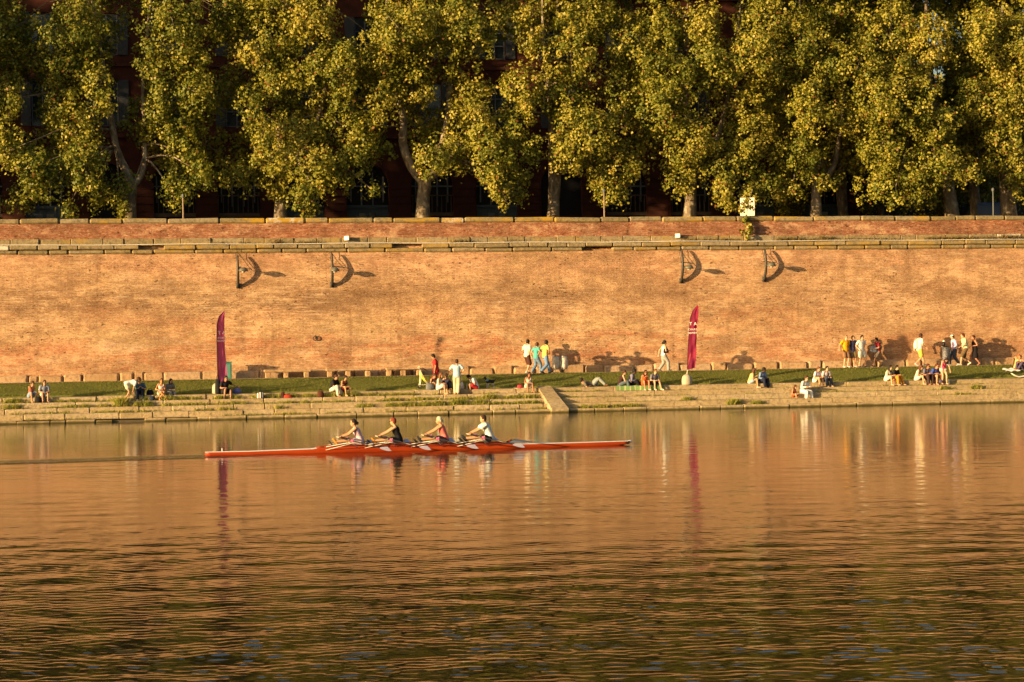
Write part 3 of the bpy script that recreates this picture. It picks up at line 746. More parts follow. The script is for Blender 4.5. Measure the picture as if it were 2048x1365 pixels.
def shift_copy(src, ds, dt, rz, label, group):
    c = copy_tree(src); m = src.matrix_world.copy()
    c.matrix_world = BANK @ Matrix.Translation((ds, dt, 0)) @ BANK.inverted() @ m @ Matrix.Rotation(rz, 4, 'Z')
    c['label'] = label; c['group'] = group
# the same row goes on beyond the picture to the left (its shade falls on the trees in view) and to the right
for k, (src, s_) in enumerate(((4, -33.0), (2, -38.5), (3, -45.5), (1, -53))):
    shift_copy(trees[src], s_ - (BANK.inverted() @ trees[src].matrix_world.translation).x, -1.2, 0, 'plane tree of the row beyond the left edge', 'plane trees beyond the left edge')
for k, (src, s_, tt) in enumerate(((3, 25, 21), (5, 29, 25), (4, 33, 19), (1, 37, 24), (2, 34, 13))):
    shift_copy(trees[src], s_ - (BANK.inverted() @ trees[src].matrix_world.translation).x, tt-12.5, R(180) if k < 4 else 0,
               ['dark tree standing behind the right edge tree', 'dark tree far back at the right beyond the building', 'dark tree close behind the right edge', 'dark tree furthest right behind the row', 'plane tree just beyond the right edge'][k], 'dark trees beyond the end of the building')
# bit of a bough hanging over the parapet
g = np.random.default_rng(5)
L = []; 
for (x, y, r, tt) in ((1492, 440, .26, 7.9), (1497, 455, .22, 7.85), (1494, 468, .2, 7.8), (1488, 415, .35, 8.2), (1500, 405, .35, 8.3)):
    s_, z = bs(x, y, tt); L.append(clump_leaves((s_, tt, z), (r, r*.6, r*1.2), 1.3, g, .15, .16, 14))
me = fast_mesh('hanging_leaves', leaf_polys(*[np.concatenate([a[i] for a in L]) for i in range(3)], g), len(LEAFSHAPE), M_LEAF, {'lv': np.concatenate([a[3] for a in L])})
hb = empty('hanging_sprig', (0, 0, 0), label='leafy sprig hanging over the parapet below the white panel', cat='plant')
o = link(bpy.data.objects.new('leaves', me)); o.parent = hb
mb = MB(); mb.tube([Vector((bs(x, y, tt)[0], tt, bs(x, y, tt)[1])) for x, y, tt in ((1505, 380, 9.4), (1497, 405, 8.5), (1493, 432, 7.95), (1497, 455, 7.86), (1494, 472, 7.82))], [.02, .018, .015, .01, .006], 5)
mb.build('twig', M_BARK, hb)

# ================================================================== PROMENADE THINGS
for x, y, lab in ((366, 392, 'thin pale post behind the parapet at the left'), (1208, 382, 'thin pale post behind the parapet right of the archway'), (1986, 380, 'thin dark post behind the parapet near the right edge')):
    s_, z = bs(x, y, 9.6)
    r0 = empty('post', (s_, 9.6, 9.3), label=lab, cat='post', group='posts on the promenade')
    mb = MB(); mb.tube([(0, 0, 0), (0, 0, z-9.3)], [.05, .035], 8); mb.build('shaft', plain('pale post paint', (.30, .22, .15)) if x < 1900 else M_GREY, r0)
    mb = MB(); mb.ellipsoid((0, 0, z-9.3), .09, .09, .12, 8, 6); mb.build('cap', M_GREY, r0)
s_, z = bs(1495, 414, 9.4); z0 = bs(1495, 433, 9.4)[1]
p = empty('notice_board', (s_, 9.4, 9.3), R(-14), label='white panel behind the parapet half covered by leaves', cat='sign')
mb = MB(); mb.box((0, 0, z-9.3), (.80, .05, 1.02), ch=.01); mb.build('panel', plain('white enamel', (.82, .76, .62), .5, var=.05), p)
mb = MB(); mb.tube([(-.3, .06, 0), (-.3, .06, z-9.3+.5)], .025, 6); mb.tube([(.3, .06, 0), (.3, .06, z-9.3+.5)], .025, 6); mb.build('stand', M_GREY, p)
# parked van glimpsed at the far right
s_, _ = bs(1988, 420, 19)
van = empty('parked_van', (s_, 21, 9.3), R(82), label='pale blue van parked in the shade beyond the right trunks', cat='van')
Mvan = plain('pale blue paint', (.09, .14, .28), .35, .5, var=.05)
mb = MB(); prof = [(-2.6, .35), (-2.6, 2.35), (-2.4, 2.5), (1.0, 2.5), (1.75, 1.65), (2.5, 1.25), (2.6, .35)]
mb.rings([[Vector((x, yy, zz)) for x, zz in prof] for yy in (-.95, .95)]); mb.build('body', Mvan, van)
for wx in (-1.7, 1.7):
    for wy in (-.88, .88):
        mb = MB(); mb.rings([[Vector((wx+.34*math.cos(q), wy+dy, .34+.34*math.sin(q))) for q in np.linspace(0, 2*math.pi, 17)[:-1]] for dy in (-.12, .12)]); mb.build('wheel', plain('tyre rubber', (.02, .02, .02)), van)
mb = MB(); mb.box((1.35, 0, 2.2), (.06, 1.6, .8), rot=Matrix.Rotation(R(-34), 3, 'Y')); mb.box((.7, -.965, 2.05), (.8, .02, .6)); mb.build('window', M_GLASS, van)

# ================================================================== THINGS FIXED TO THE WALL
for x, y, lab in ((694, 478, 'small white floodlight box on the ledge left of centre'), (1356, 473, 'small white floodlight box on the ledge above the third wall lamp')):
    s_, z = bs(x, y, 7.9)
    f = empty('floodlight', (s_, 7.9, 8.88), R(-30), label=lab, cat='floodlight', group='floodlights on the ledge')
    mb = MB(); mb.box((0, -.02, z-8.88+.03), (.28, .12, .22), ch=.015); mb.build('housing', plain('white housing', (.85, .82, .72), .4, var=.03), f)
    mb = MB(); mb.box((0, .02, .04), (.12, .1, .12)); mb.build('bracket', M_GREY, f)
M_IRON = plain('dark painted iron', (.045, .042, .035), .55, .4)
M_SHADE = plain('grey green lamp shade', (.13, .125, .09), .4, .5)
for x, yt, yb, dx, yd, lab in ((475, 512, 574, 10, 541, 'leftmost of the four curved wall lamps'), (663, 508, 572, 4, 541, 'second curved wall lamp from the left'),
                               (1361, 500, 564, 10, 536, 'left one of the pair on the right'), (1527, 500, 561, 8, 531, 'rightmost of the four curved wall lamps')):
    s_, zt = bs(x, yt, 7.98); zb = bs(x, yb, 7.98)[1]; zd = bs(x, yd, 7.2)[1]
    L = empty('wall_lamp', (s_, 7.98, zb), label='dark iron wall lamp with a domed shade, ' + lab, cat='wall lamp', group='curved lamps on the quay wall')
    H = zt - zb; mb = MB()
    bow = [(0, -.44*max(0, math.sin(math.pi*(f*.86)))**.72, H*f) for f in np.linspace(0, 1, 15)]
    mb.tube(bow, [.075]*8 + [.07, .065, .06, .055, .05, .05, .045], 7); mb.box((0, -.02, .05), (.2, .07, .26)); mb.tube([(0, -.30, H*.62), (0, 0, H*.62)], .03, 6)
    mb.build('bow_arm', M_IRON, L, smooth=True)
    hd = zd - zb; o_ = dx/37.5
    mb = MB(); mb.tube([(0, -.44, hd+.02), (o_*.5, -.56, hd+.06), (o_, -.70, hd+.04)], .03, 6); mb.build('bracket', M_IRON, L)
    mb = MB(); mb.lathe([(.01, .16), (.10, .15), (.20, .08), (.24, 0), (.245, -.05), (.20, -.05), (.05, -.02)], (o_, -.73, hd), 18); mb.build('shade', M_SHADE, L, smooth=True)
    mb = MB(); mb.ellipsoid((o_, -.73, hd-.07), .10, .10, .07, 10, 6); mb.build('bulb', plain('frosted glass', (.5, .45, .35), .3), L, smooth=True)
    mb = MB()
    zc = 8.86 - zb
    mb.tube([(-.12, .0, zc), (-.10, -.02, (zc+hd)/2+.3), (.0, -.30, hd+.12), (o_*.7, -.7, hd+.08)], .012, 5)
    mb.tube([(-.06, -.2, zc-.05), (-.01, -.18, (zc+hd)/2), (.02, -.42, hd+.05)], .011, 5)
    mb.build('cable', plain('black cable', (.03, .028, .025)), L)
def ironring():
    s_, z = bs(631, 677, 7.97)
    mb = MB(); mb.tube([(s_+.13*math.cos(q), 7.93, z+.11*math.sin(q)) for q in np.linspace(0, 6.28, 14)], .025, 6)
    o = mb.build('mooring_ring', M_IRON, frame=BANK, smooth=True); tag(o, 'dark iron mooring ring on the wall above the stone benches', 'ring')
ironring()

# ================================================================== BENCHES, CABINET
for x0, x1, lab in ((528, 622, 'leftmost of the three low stone benches at the foot of the wall'), (652, 745, 'middle one of the three low stone benches'), (772, 845, 'rightmost low stone bench, beside the green pushchair')):
    a = bs(x0, 745, 7.2)[0]; b = bs(x1, 745, 7.2)[0]; W = b-a
    bn = empty('stone_bench', ((a+b)/2, 7.25, ZP), label=lab, cat='bench', group='low stone benches at the wall foot')
    mb = MB(); mb.cur = .5; mb.box((0, 0, .38), (W, .52, .13), ch=.03, jit=.012); mb.build('seat', M_PLINTH, bn)
    for k in (-.42, -.03, .40):
        mb = MB(); mb.cur = .4; mb.box((k*W, 0, .155), (.26, .42, .312), ch=.03, jit=.015); mb.build('leg', M_PLINTH, bn)
    mb = MB(); mb.cur = .2; mb.box((W*.5+.25, .1, .22), (.35, .4, .44), ch=.07, jit=.03)
s_ = bs(449, 745, 7.2)[0]
cb = empty('cabinet', (s_, 7.1, ZP), label='teal green utility cabinet standing against the wall behind the left flag', cat='cabinet')
Mt = plain('teal paint', (.07, .20, .16), .5)
mb = MB(); mb.box((0, 0, .42), (.72, .42, .84), ch=.02); mb.build('body', Mt, cb)
mb = MB(); mb.box((0, 0, .87), (.78, .48, .06), ch=.02); mb.build('lid', Mt, cb)
mb = MB(); mb.box((0, -.215, .42), (.60, .012, .68)); mb.build('door', plain('teal paint worn', (.08, .27, .22), .6), cb)

# ================================================================== FLAGS
def flag(base, left, right, tb, cols, lab, turn):
    bx, bz0 = base; s0 = bs(bx, 770, tb)[0]
    f = empty('feather_flag', (s0, tb, 1.2), label=lab, cat='flag', group='magenta feather flags')
    M1 = plain('concrete weight', (.42, .37, .27), .9, bump=.01)
    mb = MB(); mb.lathe([(.24, 0), (.27, .05), (.27, .30), (.24, .42), (.15, .52), (.05, .55)], n=20); mb.build('base', M1, f, smooth=True)
    def wp(x, y, dt=0): 
        s_, z = bs(x, y, tb); return Vector((s_-s0, dt, z-1.2))
    LP = [wp(*p) for p in left]
    mb = MB(); mb.tube([Vector((0, 0, .5))] + LP[:1] , .022, 6)
    mb.build('mast_foot', plain('white tube', (.8, .75, .6), .4), f)
    mb = MB(); mb.tube(LP, [.03]*(len(LP)-1)+[.012], 6); mb.build('mast', plain('dark sleeve', (.07, .008, .015)), f)
    # cloth
    def lerp_poly(P, q):
        d = [0]
        for a, b in zip(P[:-1], P[1:]): d.append(d[-1]+abs(b.z-a.z)+1e-6)
        q *= d[-1]
        for i in range(len(P)-1):
            if q <= d[i+1]: return P[i].lerp(P[i+1], (q-d[i])/(d[i+1]-d[i]))
        return P[-1]
    RP = [wp(*p) for p in right]
    nu, nv = 9, 40; vs = []
    for j in range(nv+1):
        a = lerp_poly(LP, j/nv); b = lerp_poly(RP, j/nv)
        for i in range(nu+1):
            u = i/nu; p = a.lerp(b, u)
            p.y = -.02 + u*turn + .035*math.sin(u*9 + j*.22)*u + .03*math.sin(j*.5 - u*6)*u
            vs.append(p)
    fs = [(j*(nu+1)+i, j*(nu+1)+i+1, (j+1)*(nu+1)+i+1, (j+1)*(nu+1)+i) for j in range(nv) for i in range(nu)]
    t = NT('magenta cloth'); 
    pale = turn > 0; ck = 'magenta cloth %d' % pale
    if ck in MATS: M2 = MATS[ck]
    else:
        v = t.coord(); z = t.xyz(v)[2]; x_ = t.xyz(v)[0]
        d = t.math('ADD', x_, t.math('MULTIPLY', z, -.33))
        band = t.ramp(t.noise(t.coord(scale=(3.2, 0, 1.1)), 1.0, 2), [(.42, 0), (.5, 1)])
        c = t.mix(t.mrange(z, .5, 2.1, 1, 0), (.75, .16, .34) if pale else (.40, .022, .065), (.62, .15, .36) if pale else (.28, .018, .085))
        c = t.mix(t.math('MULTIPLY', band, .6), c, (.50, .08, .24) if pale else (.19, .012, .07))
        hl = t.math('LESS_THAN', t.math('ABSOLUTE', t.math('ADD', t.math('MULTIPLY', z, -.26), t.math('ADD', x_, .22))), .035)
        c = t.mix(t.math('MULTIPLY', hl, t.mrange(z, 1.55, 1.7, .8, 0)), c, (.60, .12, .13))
        t.base(c, .65, .25); M2 = t.m; MATS[ck] = M2
        tr = t.n('ShaderNodeBsdfTranslucent'); t.l(c, tr.inputs['Color']); ms = t.n('ShaderNodeMixShader'); ms.inputs[0].default_value = .5
        t.l(t.b.outputs[0], ms.inputs[1]); t.l(tr.outputs[0], ms.inputs[2]); t.l(ms.outputs[0], t.out.inputs['Surface'])
    mb = MB(); mb.add(vs, fs); mb.build('sail', M2, f, smooth=True)
    # the white lettering
    def word(txt, x, y, size, name='lettering', sx=1.0):
        cu = bpy.data.curves.new('txt', 'FONT'); cu.body = txt; cu.size = size; cu.extrude = .004; cu.align_x = 'CENTER'; cu.space_character = 1.1
        ob = bpy.data.objects.new('txt', cu); col.objects.link(ob)
        bpy.context.view_layer.update()
        me = bpy.data.meshes.new_from_object(ob.evaluated_get(bpy.context.evaluated_depsgraph_get()))
        bpy.data.objects.remove(ob)
        M = Matrix.Translation(wp(x, y, turn*.4)) @ Matrix.Rotation(math.atan2(turn, .5), 4, 'Z') @ Matrix.Translation((0, -.12, 0)) @ Matrix.Rotation(R(90), 4, 'X') @ Matrix.Scale(sx, 4, (1, 0, 0))
        me.transform(M); me.materials.clear(); me.materials.append(plain('white print', (.85, .8, .78), .6, var=.02))
        o = link(bpy.data.objects.new(name, me)); o.parent = f
    for wd in cols: word(*wd)
flag((1374, 770), [(1375, 740), (1376, 700), (1379, 660), (1381, 636), (1386, 622), (1395, 611)], [(1389, 736), (1391, 700), (1392, 665), (1394, 640), (1395, 625), (1395.5, 612)], 2.02,
     [('T A', 1385.5, 651, .23), ('COURS', 1384.5, 661, .13), ('NUMER', 1384.5, 668, .13)], 'magenta feather flag with white letters on a grey concrete weight, the right one of two', -.14)
flag((435, 795), [(436, 778), (435, 730), (434, 680), (434, 650), (438, 634), (449, 622)], [(457, 776), (454, 740), (450, 700), (449, 665), (449, 645), (449.5, 623)], 2.75,
     [('T A', 441.5, 669, .23), ('COURS', 441.5, 678, .12), ('NUMER', 441.5, 684, .12)], 'magenta feather flag above the man in black, the left one of two', .20)
# ================================================================== GRASS AND WEEDS (stuff)
def blades(P, H, W, g, lean=.35):
    """one thin bent triangle-pair per blade, P (n,3) feet"""
    n = len(P); a = g.uniform(0, 6.28, n); d = np.stack([np.cos(a), np.sin(a), np.zeros(n)], 1)
    ln = g.normal(0, lean, (n, 2)); tip = P + np.stack([ln[:, 0]*H, ln[:, 1]*H, H], 1)
    mid = P*.5 + tip*.5 + np.array([0, 0, .06])*H[:, None]
    w_ = d*W[:, None]
    return np.stack([P - w_, P + w_, mid + w_*.8, tip, mid - w_*.8], 1).reshape(-1, 3)
def blade_mat(name, a, b, c_):
    t = NT(name); c = t.ramp(t.attr('lv'), [(0, a), (.55, b), (1, c_)]); t.base(c, .8, .15)
    tr = t.n('ShaderNodeBsdfTranslucent'); t.l(c, tr.inputs['Color']); ms = t.n('ShaderNodeMixShader'); ms.inputs[0].default_value = .45
    t.l(t.b.outputs[0], ms.inputs[1]); t.l(tr.outputs[0], ms.inputs[2]); t.l(ms.outputs[0], t.out.inputs['Surface']); return t.m
M_GRASS = blade_mat('grass blades', (.12, .15, .022), (.22, .24, .045), (.38, .33, .10))
M_WEED = blade_mat('weeds', (.12, .19, .025), (.40, .41, .075), (.75, .60, .18))
M_DRY = blade_mat('dry weeds', (.10, .10, .025), (.26, .19, .07), (.46, .31, .12))
def stuff(name, V, m, lv, n=5):
    o = link(bpy.data.objects.new(name, fast_mesh(name, V, n, m, {'lv': lv}))); o.matrix_world = BANK; o['kind'] = 'stuff'
    return o
g = np.random.default_rng(21)
n = 70000
S = g.uniform(-33, 37, n); T = 2.98 + (5.5-2.98)*g.random(n)
Zz = np.array([lawn_z(a, b) for a, b in zip(S, T)]) - .01
H = g.uniform(.03, .065, n)*(1 + .7*(T < 3.15)); stuff('grass', blades(np.stack([S, T, Zz], 1), H, g.uniform(.006, .012, n), g), M_GRASS, g.uniform(0, 1, n)**1.5)
# weeds: (x0, x1, step k whose back corner they grow in, density per metre, height)
WE = [(0, 40, 3, 260, .24), (0, 45, 2, 200, .22), (110, 250, 3, 120, .16), (130, 250, 2, 160, .16), (235, 262, 2, 700, .42), (262, 300, 2, 380, .25), (280, 350, 3, 260, .22), (320, 420, 3, 200, .18), (330, 420, 2, 150, .15),
      (415, 470, 3, 200, .2), (415, 520, 2, 90, .16), (500, 760, 3, 230, .20), (440, 470, 1, 120, .2), (545, 560, 1, 220, .2), (560, 700, 2, 80, .14), (600, 800, 3, 130, .15), (705, 1075, 1, 200, .16), (900, 960, 1, 420, .28), (760, 880, 1, 330, .22), (750, 1080, 2, 150, .17),
      (760, 830, 3, 160, .15), (950, 990, 2, 320, .24), (1000, 1075, 2, 150, .2), (720, 745, 1, 250, .2), (1110, 1200, 3, 110, .10), (1110, 1330, 2, 60, .08), (1160, 1270, 0, 330, .17), (1370, 1378, 1, 420, .22), (1425, 1475, 0, 480, .28), (1500, 1525, 0, 330, .2),
      (1200, 2048, 1, 22, .06), (1300, 2048, 2, 26, .07), (1300, 2048, 3, 26, .07), (1888, 1903, 2, 420, .20), (1953, 1968, 2, 520, .22), (1910, 1935, 1, 200, .12), (0, 430, 1, 60, .12), (0, 1080, 3, 45, .10), (0, 1080, 2, 40, .1), (30, 240, 0, 20, .1), (440, 1080, 0, 45, .12), (1640, 1680, 2, 80, .1)]
Ps, Hs = [], []
for x0, x1, k, d, h in WE:
    a, b = bs(x0, 810, 1)[0], bs(x1, 810, 1)[0]; m = int((b-a)*d*1.25); h *= 1.25
    cl = g.uniform(a, b, max(2, int((b-a)*3))); s_ = cl[g.integers(0, len(cl), m)] + g.normal(0, .14, m)
    tt = TS[k+1] - np.abs(g.normal(0, .09, m)) + .0
    Ps.append(np.stack([s_, tt, np.full(m, ZS[k]-.01)], 1)); Hs.append(h*g.uniform(.35, 1.1, m))
Ps = np.concatenate(Ps); Hs = np.concatenate(Hs)
stuff('weeds', blades(Ps, Hs, g.uniform(.006, .016, len(Ps)), g, .4), M_WEED, g.uniform(0, 1, len(Ps)))
LD = [(0, 300, 12, .12), (420, 450, 160, .18), (480, 500, 160, .2), (540, 560, 200, .3), (590, 640, 160, .22), (900, 940, 160, .25), (1250, 1300, 80, .15), (1370, 1470, 170, .22), (1550, 1600, 220, .28), (1600, 1760, 170, .2), (1760, 1800, 90, .2),
      (1850, 2048, 230, .26), (300, 1250, 14, .12), (1005, 1040, 100, .2), (745, 800, 40, .15), (1640, 1660, 300, .35), (2000, 2030, 350, .35)]
Ps, Hs = [], []
for x0, x1, d, h in LD:
    a, b = bs(x0, 480, 8)[0], bs(x1, 480, 8)[0]; m = int((b-a)*d)
    Ps.append(np.stack([g.uniform(a, b, m), 7.95 + g.uniform(-.1, .15, m), np.full(m, 8.86)], 1)); Hs.append(h*g.uniform(.3, 1.3, m))
Ps = np.concatenate(Ps); Hs = np.concatenate(Hs)
stuff('dry_weeds', blades(Ps, Hs, g.uniform(.008, .018, len(Ps)), g, .6), M_DRY, g.uniform(0, 1, len(Ps)))

# ================================================================== BOAT
bl = Vector((unroll(410, 912)[0]/FPX*62.1, 62.1, 0)); br_ = Vector((unroll(1258, 890)[0]/FPX*64.8, 64.8, 0))
BL = (br_-bl).length; bang = math.atan2(br_.y-bl.y, br_.x-bl.x)
BOAT = Matrix.Translation((bl+br_)/2) @ Matrix.Rotation(bang, 4, 'Z')
BI = BOAT.inverted()
def bx(x, y, lat):
    """boat-local x and z of a thing seen at pixel x, y that lies lat metres to port of the keel line"""
    u, v = unroll(x, y); d = Vector((u/FPX, 1, v/FPX)); o_ = Vector((0, 0, CAMH))
    M = BI.to_3x3(); dl = M @ d; ol = BI @ o_
    k = (lat - ol.y)/dl.y; p = ol + dl*k
    return p.x, p.z
boat = empty('rowing_boat', (0, 0, 0), frame=BOAT, label='long slim orange red four seat rowing shell on the river', cat='rowing boat')
t = NT('orange red hull'); v = t.coord(); f = t.noise(t.coord(scale=(.6, 2, 6)), 1.0, 4)
z = t.xyz(v)[2]
c = t.mix(t.ramp(f, [(.3, 0), (.7, 1)]), (.31, .034, .008), (.47, .068, .012))
t.base(c, .28, .5); t.b.inputs['Coat Weight'].default_value = .4; M_HULL = t.m
M_DECK = plain('white deck', (.72, .70, .66), .4, var=.05)
X0, X1 = -BL/2, BL/2
sheer = [(410, 905), (500, 903), (625, 898), (660, 893), (740, 889.5), (770, 888), (860, 888), (950, 887), (1000, 885.5), (1030, 888.5), (1100, 887), (1180, 885), (1258, 882.5)]
sh = sorted((bx(x, y, -.2)[0], bx(x, y, -.2)[1]) for x, y in sheer)
def top(x): return float(np.interp(x, [a for a, b in sh], [b for a, b in sh]))
def halfb(x):
    u = (x - X0)/(X1 - X0); return .27*max(0.03, math.sin(math.pi*min(1, max(0, .04 + .92*u)))**.62)
NS = 72
rr = []
for i in range(NS+1):
    x = X0 + (X1-X0)*i/NS; b = halfb(x); T_ = top(x); kz = -.10*min(1, 9*min(i, NS-i)/NS + .15) + (.10 if i == NS else .04 if i == NS-1 else 0)
    pr = [(-b, T_), (-b*1.0, T_*.55+.0), (-b*.93, .04), (-b*.7, kz*.6), (0, kz), (b*.7, kz*.6), (b*.93, .04), (b, T_*.55), (b, T_)]
    rr.append([Vector((x, yy, zz)) for yy, zz in pr])
mb = MB(); n = 9
vs = [p for r in rr for p in r]
fs = [(i*n+j, i*n+j+1, (i+1)*n+j+1, (i+1)*n+j) for i in range(NS) for j in range(n-1)] + [tuple(range(n))[::-1], tuple(NS*n+j for j in range(n))]
mb.add(vs, fs); mb.build('hull', M_HULL, boat, smooth=True)
CK0, CK1 = bx(632, 895, 0)[0], bx(1008, 886, 0)[0]
def deck(a, b, crown, name, m, arch=.006):
    mb = MB(); N = 24; vs = []
    for i in range(N+1):
        x = a + (b-a)*i/N; h = halfb(x); T_ = top(x)
        for yy, zz in ((-h-.006, T_-.012), (-h, T_+.004), (-h*.5, T_+arch), (0, T_+arch*1.3), (h*.5, T_+arch), (h, T_+.004), (h+.006, T_-.012)):
            vs.append((x, yy, zz))
    mb.add(vs, [(i*7+j, (i+1)*7+j, (i+1)*7+j+1, i*7+j+1) for i in range(N) for j in range(6)])
    mb.build(name, m, boat, smooth=True)
deck(X0, CK0, 0, 'stern_deck', M_DECK); deck(CK1+.35, X1-.03, 0, 'bow_deck', M_DECK)
mb = MB(); N = 40; vs = []
for i in range(N+1):
    x = CK0 + (CK1+.4-CK0)*i/N; h = halfb(x)*.97
    vs += [(x, -h, top(x)*.55), (x, h, top(x)*.55)]
mb.add(vs, [(2*i, 2*i+2, 2*i+3, 2*i+1) for i in range(N)]); mb.build('cockpit_floor', plain('varnished cedar', (.24, .08, .02), .4), boat)
mb = MB()
for sy in (-1, 1):
    mb.tube([(x, sy*(halfb(x)+.004), top(x)+.008) for x in np.linspace(CK0, CK1+.3, 40)], .014, 6)
mb.tube([(CK1+.1, -.24, top(CK1)+.0), (CK1+.25, 0, top(CK1)+.10), (CK1+.1, .24, top(CK1))], .015, 6)
mb.build('gunwale', plain('dark varnish', (.30, .05, .012), .35), boat, smooth=True)
mb = MB(); wv = CK1 + .05                       # splash board before the bow deck
mb.add([(wv, -.26, top(wv)), (wv+.35, 0, top(wv)+.13), (wv, .26, top(wv)), (wv+1.0, 0, top(wv+1)+.04)], [(0, 3, 1), (1, 3, 2)])
mb.build('splashboard', plain('grey composite', (.30, .30, .28), .4), boat)
mb = MB(); mb.ellipsoid((X1+.03, 0, top(X1)-.03), .07, .045, .05, 10, 8); mb.build('bow_ball', plain('white rubber', (.85, .83, .75), .5), boat, smooth=True)
mb = MB(); mb.box((X0+.55, 0, top(X0+.5)+.06), (.03, .01, .10)); mb.build('stern_light', plain('white rubber', (.85, .83, .75), .5), boat)

ROW = [  # hips, shoulder, head, hand as pixels
 dict(hip=(722, 888), head=(709, 852), hand=(678, 877), top=('tank', (.62, .42, .47)), bottom=('shorts', (.55, .42, .44)), hair=('bun', (.035, .018, .012)), skin=(.56, .30, .15), lab='rower in a pale lilac top with dark hair in a bun, stern seat'),
 dict(hip=(799, 884), head=(789, 844), hand=(756, 874), top=('tank', (.012, .012, .014)), bottom=('shorts', (.02, .02, .025)), hair=('short', (.20, .035, .012)), skin=(.60, .34, .18), lab='rower in a black vest with short red hair and dark glasses', shades=True),
 dict(hip=(891, 882), head=(881, 849), hand=(847, 870), top=('tank', (.72, .17, .14)), bottom=('shorts', (.05, .03, .04)), hair=('pony', (.72, .62, .42)), skin=(.60, .31, .15), lab='rower in a red pink vest with pale blond hair'),
 dict(hip=(981, 879), head=(969, 840), hand=(938, 873), top=('tee', (.80, .78, .72)), bottom=('shorts', (.012, .013, .018)), hair=('short', (.05, .022, .012)), skin=(.60, .33, .17), lab='rower in a white t-shirt and black shorts, bow seat'),
]
M_TUBE = plain('white painted tube', (.60, .56, .48), .35, var=.04)
M_OAR = plain('black carbon', (.012, .012, .014), .3, .5)
M_PINK = plain('pink oarlock', (.55, .12, .25), .4)
M_BLADE = plain('pale lilac blade', (.38, .38, .56), .35, var=.06)
for k, r in enumerate(ROW):
    hx = bx(*r['hip'], -.1)[0]; r['hx'] = hx
    px = hx - .33; r['px'] = px
    mb = MB(); mb.box((hx, 0, .20), (.26, .30, .03), ch=.01); mb.tube([(hx-.35, -.1, .175), (hx+.35, -.1, .175)], .012, 5); mb.tube([(hx-.35, .1, .175), (hx+.35, .1, .175)], .012, 5); mb.build('seat', plain('dark seat', (.05, .04, .03)), boat)
    mb = MB(); mb.box((hx-.98, 0, .30), (.04, .30, .22), rot=Matrix.Rotation(R(-40), 3, 'Y')); mb.build('foot_stretcher', plain('dark seat', (.05, .04, .03)), boat)
    for sy in (-1, 1):
        mb = MB(); P = (px, sy*.80, .335)
        g_ = lambda x: (x, sy*halfb(x), top(x))
        mb.tube([g_(px-.85), (px-.2, sy*.66, .335), P], .012, 6); mb.tube([(px-.85, sy*halfb(px), top(px-.85)-.10), P], .011, 6); mb.tube([g_(px+.22), P], .011, 6)
        mb.tube([(px+.22, sy*halfb(px), top(px)-.10), (px-.05, sy*.72, .33)], .012, 6); mb.tube([(px, sy*.80, .31), (px, sy*.80, .47)], .010, 6)
        mb.tube([(px-.30, sy*.60, .335), (px-.26, sy*.58, .27)], .010, 5)
        rg = mb.build('rigger', M_TUBE, boat, smooth=True)
        mb = MB(); mb.box((px, sy*.80, .40), (.06, .05, .09), ch=.01); mb.build('oarlock', M_PINK, rg)
        # the oar
        hand = Vector((px-.40, sy*.13, .50)); pin = Vector((px, sy*.80, .405)); d = (pin-hand).normalized()
        r[('near', 'far')[sy > 0]] = hand
        Lin = (pin-hand).length
        names = ['stern rower in lilac', 'rower in the black vest', 'blond rower in red pink', 'bow rower in the white shirt']
        ob = empty('oar', (0, 0, 0), frame=BOAT @ Matrix.Translation(hand), label=f"{'near side' if sy < 0 else 'far side'} black oar with pale blade of the {names[k]}", cat='oar', group='oars of the rowing boat')
        u_ = d; 
        mb = MB(); mb.tube([-u_*.10, u_*(Lin+1.55)], [.021, .019], 8); mb.build('shaft', M_OAR, ob, smooth=True)
        mb = MB(); mb.tube([-u_*.12, -u_*.10, u_*.03], [.015, .021, .021], 8); mb.build('grip', plain('pale grip', (.55, .42, .25)), ob, smooth=True)
        mb = MB(); mb.tube([u_*.22, u_*(Lin-.1)], [.030, .030], 8); mb.build('sleeve', M_OAR, ob, smooth=True)
        mb = MB(); mb.tube([u_*(Lin-.08), u_*(Lin-.03)], .05, 10); mb.build('collar', M_PINK, ob, smooth=True)
        side = u_.cross(Vector((0, 0, 1))).normalized(); nz = side.cross(u_).normalized()
        wv_ = (side*math.cos(R(38*sy*-1)) + nz*math.sin(R(38*sy*-1))).normalized(); nn = wv_.cross(u_)
        s0_ = Lin + 1.45; mb = MB(); NB = 6
        prof = [(0, .02, .02), (.08, .06, .05), (.20, .10, .09), (.36, .115, .11), (.46, .11, .10)]
        vs = []
        for q, wa, wb in prof:
            c_ = u_*(s0_+q) + nn*(.06*(q/.46)**2 - .02)
            for sg in (1, -1):
                vs += [c_ + wv_*wa + nn*(.004*sg), c_ - wv_*wb + nn*(.004*sg)]
        fs = []
        for i in range(len(prof)-1):
            a = 4*i; b_ = a+4
            fs += [(a, a+1, b_+1, b_), (a+2, b_+2, b_+3, a+3), (a, b_, b_+2, a+2), (a+1, a+3, b_+3, b_+1)]
        fs += [(0, 2, 3, 1), (len(vs)-4, len(vs)-3, len(vs)-1, len(vs)-2)]
        mb.add(vs, fs); mb.build('blade', M_BLADE, ob)
